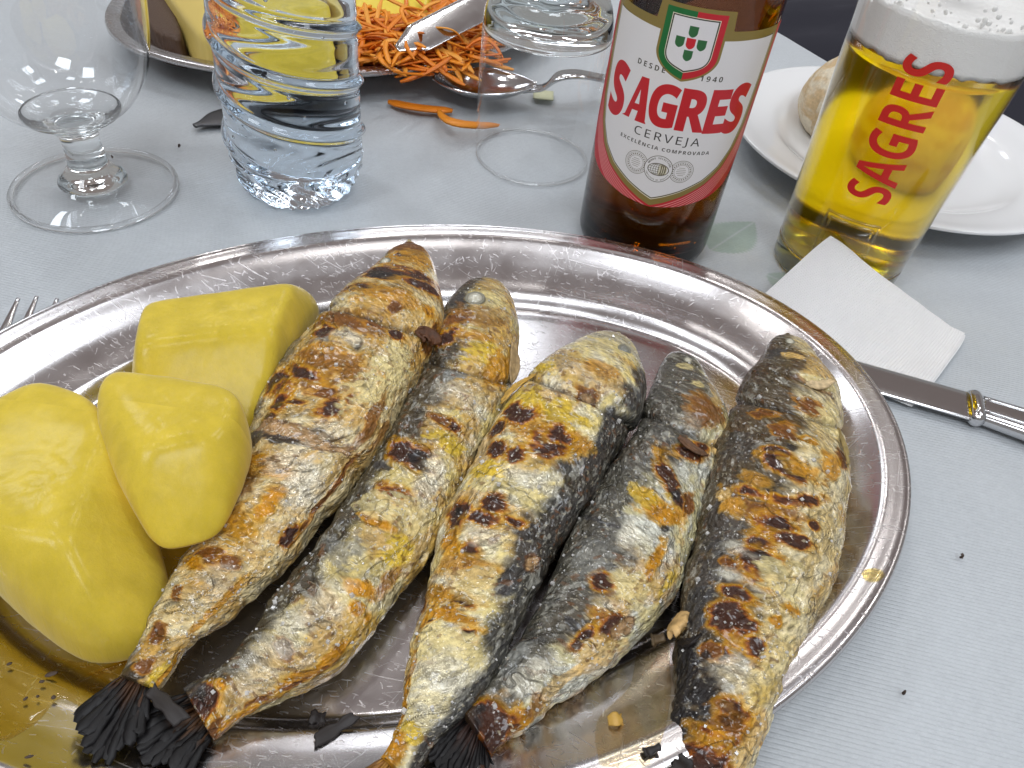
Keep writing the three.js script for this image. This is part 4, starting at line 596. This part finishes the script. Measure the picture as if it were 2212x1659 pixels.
// ------------------------------------------------------------------ bread plate and roll
{
  const china = M({ color: RGB(0.80, 0.81, 0.82), roughness: 0.12, clearcoat: 0.6, clearcoatRoughness: 0.05 });
  const top = smoothProfile([[0, 0.0052], [0.045, 0.0050], [0.060, 0.0058], [0.068, 0.0088], [0.074, 0.0118], [0.088, 0.0146], [0.0975, 0.0166], [0.0995, 0.0164], [0.0995, 0.0150], [0.088, 0.0118], [0.070, 0.0070], [0.058, 0.0022], [0.055, 0.0002], [0.052, 0.0002], [0.050, 0.0022], [0, 0.0024]], 6);
  const pl = single('bread_plate', lathe(top.reverse(), 160), china, 'white porcelain plate holding a bread roll, behind the beer glass', 'plate'); pl.position.set(0.207, 0, -0.449);
  const g = new THREE.SphereGeometry(1, 120, 80), p = g.attributes.position;
  for (let i = 0; i < p.count; i++) { let x = p.getX(i), y = p.getY(i), z = p.getZ(i); const k = 1 + 0.10 * (fbm(x * 2 + 4, z * 2 + y, 121, 3) - 0.5) + 0.03 * (fbm(x * 9, z * 9 + y * 6, 123, 3) - 0.5); y = y < -0.55 ? -0.55 - (y + 0.55) * 0.1 : y; p.setXYZ(i, x * 0.047 * k, y * 0.031 * k, z * 0.04 * k); }
  g.computeVertexNormals();
  const crust = tex(512, 512, (d) => { for (let y = 0; y < 512; y++) for (let x = 0; x < 512; x++) { const i = (y * 512 + x) * 4, n = fbm(x / 50, y / 30, 131, 5), f = fbm(x / 5, y / 5, 133, 2), m = sm(0.35, 0.65, n); d[i] = toS(lerp(0.60, 0.72, m) * (0.85 + 0.3 * f)); d[i + 1] = toS(lerp(0.44, 0.64, m) * (0.85 + 0.3 * f)); d[i + 2] = toS(lerp(0.25, 0.49, m) * (0.85 + 0.3 * f)); d[i + 3] = 255; } }, true);
  const b = single('bread_roll', g, M({ map: rep(crust, 2, 1), roughness: 0.9, bumpMap: rep(potatoBump, 6, 4), bumpScale: 0.0006 }), 'pale floury bread roll on the white plate', 'bread'); b.position.set(0.196, 0.0225, -0.475); b.rotation.y = 0.5;
}
// ------------------------------------------------------------------ paper napkin
{
  const emboss = tex(256, 256, (d) => { for (let y = 0; y < 256; y++) for (let x = 0; x < 256; x++) { const fx = (x % 16) / 16 - 0.5, fy = ((y + ((x >> 4) & 1) * 8) % 16) / 16 - 0.5, i = (y * 256 + x) * 4, h = 0.65 - 0.45 * Math.exp(-(fx * fx + fy * fy) * 30) + (hash(x, y, 5) - 0.5) * 0.2; d[i] = d[i + 1] = d[i + 2] = clamp(h) * 255; d[i + 3] = 255; } });
  const mat = M({ color: RGB(0.92, 0.915, 0.91), roughness: 0.95, bumpMap: rep(emboss, 4), bumpScale: 0.0009 });
  const A = P(1790, 509, 0.031), B = P(2090, 722, 0.002), C = P(1968, 884, 0.0016), D = P(1590, 668, 0.006);
  const layer = (dy, sx) => sheet((u, v) => {
    const rd = 0.06, uu = u + rd * (1 - Math.abs(2 * u - 1)) * 0 , kx = 1 - 0.035 * (Math.abs(2 * v - 1) ** 5), ky = 1 - 0.05 * (Math.abs(2 * u - 1) ** 6), u1 = 0.5 + (uu - 0.5) * kx, v1 = 0.5 + (v - 0.5) * ky, a = A.clone().lerp(B, u1 * sx), b = D.clone().lerp(C, u1 * sx), p = a.lerp(b, v1), rise = Math.max(0, 1 - Math.hypot(u, v) * 1.0); p.y = 0.0016 + dy + 0.0294 * (0.55 * rise ** 1.3 + 0.45 * Math.max(0, 1 - u * 1.1) * Math.max(0, 1 - v * 1.25)) + 0.0030 * Math.max(0, fbm(u * 3.2 + 2, v * 3.2, 141, 3) - 0.42) * Math.min(1, 4 * u);
    return p;
  }, 60, 50, 0.0003);
  const n = thing('paper_napkin', 'folded white embossed paper napkin propped against the beer glass', 'napkin');
  part('upper_ply', layer(0.0007, 1), mat, n); part('lower_ply', layer(-0.0004, 1.012), mat, n);
}
// ------------------------------------------------------------------ cutlery
function rod(curve, w, t, n = 60, m = 16, mat = CUTLERY, up = V3(0, 1, 0)) { // flattened bar along a curve
  const fr = []; for (let i = 0; i <= n; i++) { const u = i / n, p = curve.getPoint(u), T = curve.getTangent(u), s = T.clone().cross(up).normalize(), b = s.clone().cross(T).normalize(); fr.push({ p, n: s, b, w: w(u), t: t(u) }); }
  const g = sweep(fr, m, (f, v) => { const a = v * 2 * Math.PI, c = Math.cos(a), s = Math.sin(a); return f.p.clone().addScaledVector(f.n, f.w * Math.sign(c) * Math.abs(c) ** 0.7).addScaledVector(f.b, f.t * Math.sign(s) * Math.abs(s) ** 0.7); });
  outward(g); seamNormals(g, n + 1, m); return planarUV(g);
}
{ // table knife
  const a = P(1878, 815, 0.0035), b = P(2096, 878, 0.0035), c = P(2420, 985, 0.006), k = thing('table_knife', 'steel table knife with a ridged handle, its blade on the napkin', 'knife');
  const start = a.clone().addScaledVector(a.clone().sub(b).normalize(), 0.035);
  part('blade', rod(new THREE.LineCurve3(start, b), (u) => 0.0086 * Math.min(1, 0.35 + u * 6), (u) => lerp(0.0004, 0.0011, u), 50, 20), CUTLERY, k);
  part('bolster', rod(new THREE.LineCurve3(b.clone().addScaledVector(b.clone().sub(a).normalize(), -0.001), b.clone().addScaledVector(b.clone().sub(a).normalize(), 0.0045)), (u) => 0.0082 + 0.0012 * Math.sin(u * Math.PI), (u) => 0.0030 + 0.0012 * Math.sin(u * Math.PI), 14, 24), CUTLERY, k);
  const d = b.clone().addScaledVector(b.clone().sub(a).normalize(), 0.004); part('handle', rod(new THREE.LineCurve3(d, c), (u) => lerp(0.0078, 0.0098, u), (u) => lerp(0.0032, 0.0046, u)), CUTLERY, k);
  for (const s of [-0.4, 0.4]) { const side = c.clone().sub(d).cross(V3(0, 1, 0)).normalize(); part('handle_ridge', rod(new THREE.LineCurve3(d.clone().addScaledVector(side, s * 0.0095).add(V3(0, 0.0031, 0)), c.clone().addScaledVector(side, s * 0.011).add(V3(0, 0.0042, 0))), () => 0.0006, () => 0.0004, 20, 8), CUTLERY, k); }
}
function fork(label, tips, back, y, tineLen, headW, handle) { // tine tips (picture points), then the neck and the handle's end
  const f = thing('table_fork', label, 'fork'), pts = tips.map(([x, yy]) => P(x, yy, y)), mid = pts[0].clone().lerp(pts[pts.length - 1], 0.5), dir = back.clone().sub(mid).setY(0).normalize(), side = V3(-dir.z, 0, dir.x);
  if (pts[0].clone().sub(mid).dot(side) > 0) side.negate();
  const w = pts[0].distanceTo(pts[pts.length - 1]);
  pts.forEach((p) => { const root = p.clone().addScaledVector(dir, tineLen); root.y = y - 0.003; const m = p.clone().lerp(root, 0.5); m.y -= 0.0025; part('tine', rod(new THREE.CatmullRomCurve3([p, m, root]), (u) => lerp(0.0007, 0.0017, Math.min(1, u * 3)), (u) => lerp(0.0006, 0.0010, u), 24, 12), CUTLERY, f); });
  const r0 = mid.clone().addScaledVector(dir, tineLen - 0.002); r0.y = y - 0.003; const r1 = r0.clone().addScaledVector(dir, 0.03); r1.y = y - 0.001; const r2 = r0.clone().addScaledVector(dir, handle); r2.y = 0.003;
  part('head', rod(new THREE.CatmullRomCurve3([r0, r0.clone().lerp(r1, 0.4).add(V3(0, -0.001, 0)), r1]), (u) => lerp(w * 0.5 + 0.0016, 0.003, sm(0.2, 1, u)), () => 0.0010, 30, 16), CUTLERY, f);
  part('handle', rod(new THREE.LineCurve3(r1.clone().addScaledVector(dir, -0.001), r2), (u) => lerp(0.003, 0.0085, sm(0.1, 1, u)), () => 0.0014, 40, 16), CUTLERY, f);
}
fork('steel fork with its tine tips showing past the platter rim', [[40, 645], [80, 641], [124, 646]], P(70, 645, 0).add(V3(0.02, 0, 0.1)), 0.008, 0.04, 0.02, 0.12);
{ // handle end of cutlery behind the water bottle
  const a = P(420, 272, 0.0022), b = P(640, 205, 0.0022), k = thing('cutlery_handle', 'dark steel cutlery handle lying behind the water bottle', 'cutlery');
  part('handle', rod(new THREE.LineCurve3(a, b), (u) => lerp(0.0018, 0.0085, sm(0, 0.25, u)), (u) => lerp(0.0009, 0.0018, u), 40, 16), M({ color: RGB(0.10, 0.10, 0.105), metalness: 0.6, roughness: 0.35 }), k);
}
{ // serving spoon by the second platter
  const s = thing('serving_spoon', 'steel spoon lying beside the carrot platter, behind the tumbler', 'spoon'), tip = P(934, 168, 0.013), neck = P(1158, 199, 0.009), d = neck.clone().sub(tip).setY(0), L = d.length(); d.normalize(); const side = V3(-d.z, 0, d.x);
  part('bowl', sheet((u, v) => { const w = 0.021 * Math.pow(Math.sin(Math.PI * clamp(u, 0.012, 0.985)), 0.62) * (1 - 0.18 * u), q = v * 2 - 1; return tip.clone().addScaledVector(d, u * L).addScaledVector(side, q * w).setY(0.0128 - 0.0100 * Math.sin(Math.PI * clamp(u, 0, 1)) ** 0.8 * (1 - q * q) + 0.001 * u); }, 48, 28, 0.0009), CUTLERY, s);
  const h1 = P(1205, 166, 0.022), h2 = P(1245, 160, 0.0235), h3 = P(1320, 172, 0.018), h4 = P(1480, 190, 0.008);
  part('handle', rod(new THREE.CatmullRomCurve3([neck.clone().addScaledVector(d, -0.006).setY(0.0105), P(1175, 188, 0.0145), h1, h2, h3, h4]), (u) => lerp(0.0045, 0.0065, u) * (u < 0.1 ? 1.3 - u * 3 : 1), () => 0.0015, 70, 16), CUTLERY, s);
}
// ------------------------------------------------------------------ carrot salad and other food on the second platter
const carrotMats = [[0.72, 0.21, 0.012], [0.78, 0.27, 0.02], [0.66, 0.17, 0.01], [0.80, 0.34, 0.05]].map((c) => M({ color: RGB(...c), roughness: 0.38, ior: 1.4 }));
const shredGeos = [0, 1, 2, 3, 4].map((k) => { const R = rng(200 + k), L = 0.022 + 0.024 * R(), bend = (R() - 0.5) * 0.02, tw = (R() - 0.5) * 2; return sheet((u, v) => { const a = tw * (u - 0.5), q = (v - 0.5) * 0.0027 * (u < 0.04 || u > 0.96 ? 0.4 : 1); return V3((u - 0.5) * L, Math.sin(u * Math.PI) * bend * 0.5 + q * Math.sin(a), Math.sin(u * Math.PI) * bend + q * Math.cos(a)); }, 8, 2, 0.0010); });
{
  const salad = thing('carrot_salad', 'heap of orange grated carrot on the second steel platter', 'salad'), R = rng(300);
  for (let i = 0; i < 300; i++) {
    const px = 740 + 310 * R(), py = 22 + 108 * R() ** 0.8, base = P(px, py, 0.015), h = 0.0155 + 0.014 * Math.max(0, 1 - Math.abs(px - 900) / 220) * R() + 0.005 * R();
    const m = part('carrot_shred', shredGeos[i % 5], carrotMats[(R() * 4) | 0], salad), q = P(px, py, h); if (platter2.inset(q.x, q.z) < 0.004) { q.y = 0.0225; }
    m.position.set(q.x, Math.max(q.y, platter2.y(q.x, q.z) + 0.002), q.z); m.rotation.set((R() - 0.5) * 0.7, R() * 6.3, (R() - 0.5) * 0.6); void base;
  }
  const mg = potatoGeometry([[735, 40], [760, 100], [820, 128], [930, 126], [1010, 105], [1060, 60], [1040, 0], [900, -30], [780, -20]], 0.014, [[0, 1, 0, 0.010], [0, -1, 0, 0.010]], 9, 47, 0.9), mp = mg.attributes.position;
  for (let i = 0; i < mp.count; i++) mp.setY(i, mp.getY(i) + 0.006 * (fbm(mp.getX(i) * 190, mp.getZ(i) * 190, 48, 3) - 0.5)); mg.computeVertexNormals();
  part('packed_shreds', mg, carrotMats[0], salad).userData.kind = 'stuff';
  // yellow potato pieces with brown skin, a dark strip of fish, a fork and a knife lying in the food
  const skinMat = M({ color: RGB(0.62, 0.47, 0.13), roughness: 0.4 }), brown = M({ color: RGB(0.07, 0.035, 0.018), roughness: 0.45, bumpMap: rep(potatoBump, 1 / 0.02), bumpScale: 0.0006 });
  const piece = (label, o, y, pl, mat, seed) => single('potato_piece', potatoGeometry(o, y, pl, 14, seed, 0.2), mat, label, 'potato');
  piece('pale potato wedge beside the goblet rim on the second platter', [[330, -30], [365, 15], [392, 60], [425, 105], [470, 100], [470, 20], [440, -60], [380, -90]], 0.026, [[-0.4, 0.8, 0.3, 0.010], [0, 1, 0, 0.013], [0, -1, 0, 0.014]], skinMat, 41);
  piece('yellow potato half seen through the water bottle', [[470, 30], [520, 110], [620, 140], [700, 120], [730, 60], [700, -20], [560, -60]], 0.025, [[0, 1, 0, 0.012], [0.2, 0.8, 0.5, 0.013], [0, -1, 0, 0.013]], potatoMat, 42);
  piece('bright yellow potato slab at the back of the carrot salad', [[745, -60], [770, 10], [830, 38], [900, 30], [935, -10], [930, -90], [820, -120]], 0.032, [[0, 1, 0, 0.010], [0, 0.75, 0.65, 0.012], [0, -1, 0, 0.014]], M({ color: RGB(0.78, 0.62, 0.05), roughness: 0.3 }), 43);
  single('fish_piece', potatoGeometry([[300, -40], [315, 50], [335, 95], [400, 112], [420, 60], [360, -10], [340, -60]], 0.017, [[0, 1, 0, 0.008], [0, -1, 0, 0.012]], 12, 44, 0.2), brown, 'dark grilled fish skin left on the second platter', 'food');
  const kn = thing('salad_knife', 'steel knife lying across the grated carrot', 'knife'), a = P(858, 106, 0.030), b = P(1090, -14, 0.046);
  part('blade', rod(new THREE.CatmullRomCurve3([a, a.clone().lerp(b, 0.5), b]), (u) => 0.0098 * Math.min(1, 0.25 + u * 4), () => 0.0008, 50, 16, CUTLERY, V3(0.1, 0.8, 0.6).normalize()), CUTLERY, kn);
  const sp = thing('salad_spoon', 'dark spoon edge under the yellow potato slab', 'spoon'), c = P(700, 12, 0.030), e = P(903, 44, 0.026);
  part('bowl', rod(new THREE.CatmullRomCurve3([c, c.clone().lerp(e, 0.5).add(V3(0, -0.006, 0.004)), e]), (u) => 0.010 * Math.sin(Math.PI * clamp(0.15 + u * 0.83)), () => 0.0009, 40, 16), M({ color: RGB(0.25, 0.24, 0.2), metalness: 1, roughness: 0.3 }), sp);
}
const loose = (px, py, k, turn, label, m = 0, stretch = 1.3) => { const c = single('carrot_shred_loose', shredGeos[k], carrotMats[m], label, 'carrot'), q = P(px, py, 0.0016); c.position.copy(q); c.rotation.y = turn; c.scale.set(stretch, 1.4, 2.4); };
loose(908, 232, 0, 0.0, 'thin orange carrot shred on the cloth under the platter rim'); loose(1010, 256, 2, -0.22, 'broad orange carrot shred reaching under the upturned tumbler', 1, 1.5);
single('onion_bit', sheet((u, v) => P(lerp(1152, 1195, u), lerp(196, 214, v) + u * 4, 0.0014 + 0.0006 * Math.sin(u * 3)), 8, 6, 0.0009), M({ color: RGB(0.55, 0.56, 0.36), roughness: 0.5 }), 'pale green onion bit on the cloth by the spoon', 'food');

// ------------------------------------------------------------------ oil, crumbs and burnt flakes on the platter and cloth
const drape = (outline, thick, lift = 0.0003, n = 44) => { // a film that follows the platter, thin at its edge
  const c = outline.reduce((a, p) => [a[0] + p[0] / outline.length, a[1] + p[1] / outline.length], [0, 0]), cv = new THREE.CatmullRomCurve3(outline.map(([x, y]) => V3(x, y, 0)), true, 'centripetal'), pos = [], ix = [], NR = 14, NT = 120;
  const at = (px, py) => { let y = 0.008; let q; for (let k = 0; k < 6; k++) { q = P(px, py, y); y = platter.y(q.x, q.z); } return q.setY(y); };
  for (let s = 0; s < 2; s++) for (let j = 0; j <= NR; j++) for (let i = 0; i < NT; i++) { const e = cv.getPoint(i / NT), t = j / NR, wob = 1 + 0.05 * (noise(i / 5, t * 4, 151) - 0.5), q = at(lerp(c[0], e.x, t * wob), lerp(c[1], e.y, t * wob)); q.y += lift + (s ? 0 : thick * (1 - t ** 4) + 0.00006); pos.push(q.x, q.y, q.z); }
  const S = (NR + 1) * NT; for (let j = 0; j < NR; j++) for (let i = 0; i < NT; i++) { const a = j * NT + i, b = j * NT + (i + 1) % NT; ix.push(a, b, b + NT, a, b + NT, a + NT, S + a, S + b + NT, S + b, S + a, S + a + NT, S + b + NT); }
  for (let i = 0; i < NT; i++) { const a = NR * NT + i, b = NR * NT + (i + 1) % NT; ix.push(a, b, S + b, a, S + b, S + a); }
  const g = new THREE.BufferGeometry(); g.setAttribute('position', new THREE.Float32BufferAttribute(pos, 3)); g.setIndex(ix); g.computeVertexNormals(); planarUV(g); return outward(g);
};
const oil = M({ color: RGB(0.975, 0.93, 0.74), transmission: 1, thickness: 0, roughness: 0.03, ior: 1.45 });
single('oil_film', drape([[-60, 1330], [60, 1400], [150, 1425], [260, 1440], [330, 1400], [345, 1460], [300, 1520], [200, 1535], [130, 1510], [80, 1560], [0, 1600], [-60, 1560]], 0.0007), oil, 'yellow oily juice pooled beside the large potato on the platter', 'oil');
single('oil_drop', drape([[1862, 1236], [1885, 1228], [1908, 1236], [1910, 1246], [1895, 1256], [1868, 1252]], 0.0006), oil, 'drop of oil on the platter lip', 'oil');
single('oil_film', drape([[1380, 1400], [1430, 1360], [1448, 1440], [1440, 1560], [1400, 1650], [1300, 1650], [1290, 1560], [1360, 1480]], 0.0004), M({ color: RGB(0.97, 0.94, 0.87), transmission: 1, thickness: 0, roughness: 0.04, ior: 1.45 }), 'thin brownish juice between the two fish tails', 'oil');
const char = M({ color: RGB(0.014, 0.010, 0.009), roughness: 0.55 });
const flakeAt = (name, px, py, L, W, turn, label, mat = char, onCloth = false) => {
  let y = 0.008, q; for (let k = 0; k < 6; k++) { q = P(px, py, y); y = onCloth ? 0 : platter.y(q.x, q.z); } const seed = (px * 3 + py) | 0;
  const g = sheet((u, v) => V3((u - 0.5) * L * (1 + 0.3 * (noise(v * 4, 1, seed) - 0.5)), 0.0012 + 0.0006 * Math.sin(u * 5 + seed) + (v > 0.35 && v < 0.65 ? 0.0003 : 0), (v - 0.5) * W * (0.7 + 0.5 * noise(u * 5, 2, seed))), 14, 6, 0.0006);
  const m = single(name, g, mat, label, name === 'burnt_flake' ? 'burnt flake' : 'crumb'); m.position.set(q.x, q.y, q.z); m.rotation.y = turn; return m;
};
flakeAt('burnt_flake', 725, 1578, 0.0115, 0.0032, 0.75, 'larger striped black burnt flake on the bare steel by the second tail');
flakeAt('burnt_flake', 688, 1556, 0.004, 0.0034, 0.1, 'small black burnt flake touching the larger striped one');
flakeAt('burnt_flake', 375, 1556, 0.013, 0.0034, -0.55, 'charred fin strip broken off across the second tail').position.y += 0.008;
flakeAt('burnt_flake', 1470, 1660, 0.006, 0.004, 0.9, 'dark burnt scrap at the foot of the black flap');
flakeAt('burnt_flake', 1405, 1625, 0.004, 0.002, 0.4, 'thin burnt scrap in the brownish juice');
const crumbMat = M({ color: RGB(0.05, 0.03, 0.02), roughness: 0.6 }), goldCrumb = M({ color: RGB(0.5, 0.3, 0.06), roughness: 0.4 });
const bits = [[115, 1462, 0.0045, 0.0020, 0.5], [95, 1478, 0.002, 0.0012, 0.3], [60, 1515, 0.0018, 0.0011, 1], [68, 1640, 0.0028, 0.001, 0.4], [120, 1512, 0.0016, 0.0016, 1.2], [25, 1440, 0.002, 0.0012, 0.6], [86, 1510, 0.0012, 0.001, 0]];
for (const [x, y, L, W, t] of bits) { const m = flakeAt('dark_crumb', x, y, L * 0.7, W * 0.7, t, 'tiny dark burnt crumb in the oil beside the potato', crumbMat); m.geometry = new THREE.IcosahedronGeometry(0.5, 1).scale(L * 0.7, 0.0007, W * 0.7).translate(0, 0.0012, 0); m.userData.group = 'dark crumbs in the oil'; m.position.y += 0.0004; }
flakeAt('golden_crumb', 1327, 1560, 0.0034, 0.003, 0.2, 'golden crumb in the juice between two fish', goldCrumb);
flakeAt('golden_crumb', 1418, 1385, 0.004, 0.003, 0.2, 'brown scrap of skin beside the dark headed fish', M({ color: RGB(0.2, 0.14, 0.08), roughness: 0.3 }));
for (const [x, y] of [[388, 318], [672, 312], [243, 342], [2075, 1205], [1950, 1498]]) { const m = flakeAt('cloth_speck', x, y, 0.0007, 0.0005, x, 'tiny dark speck on the paper cloth', crumbMat, true); m.position.y -= 0.0006; m.userData.group = 'specks on the cloth'; }

for (const o of scene.children) o.traverse((m) => { if (m.isMesh) m.castShadow = m.receiveShadow = true; });
renderer.render(scene, camera);
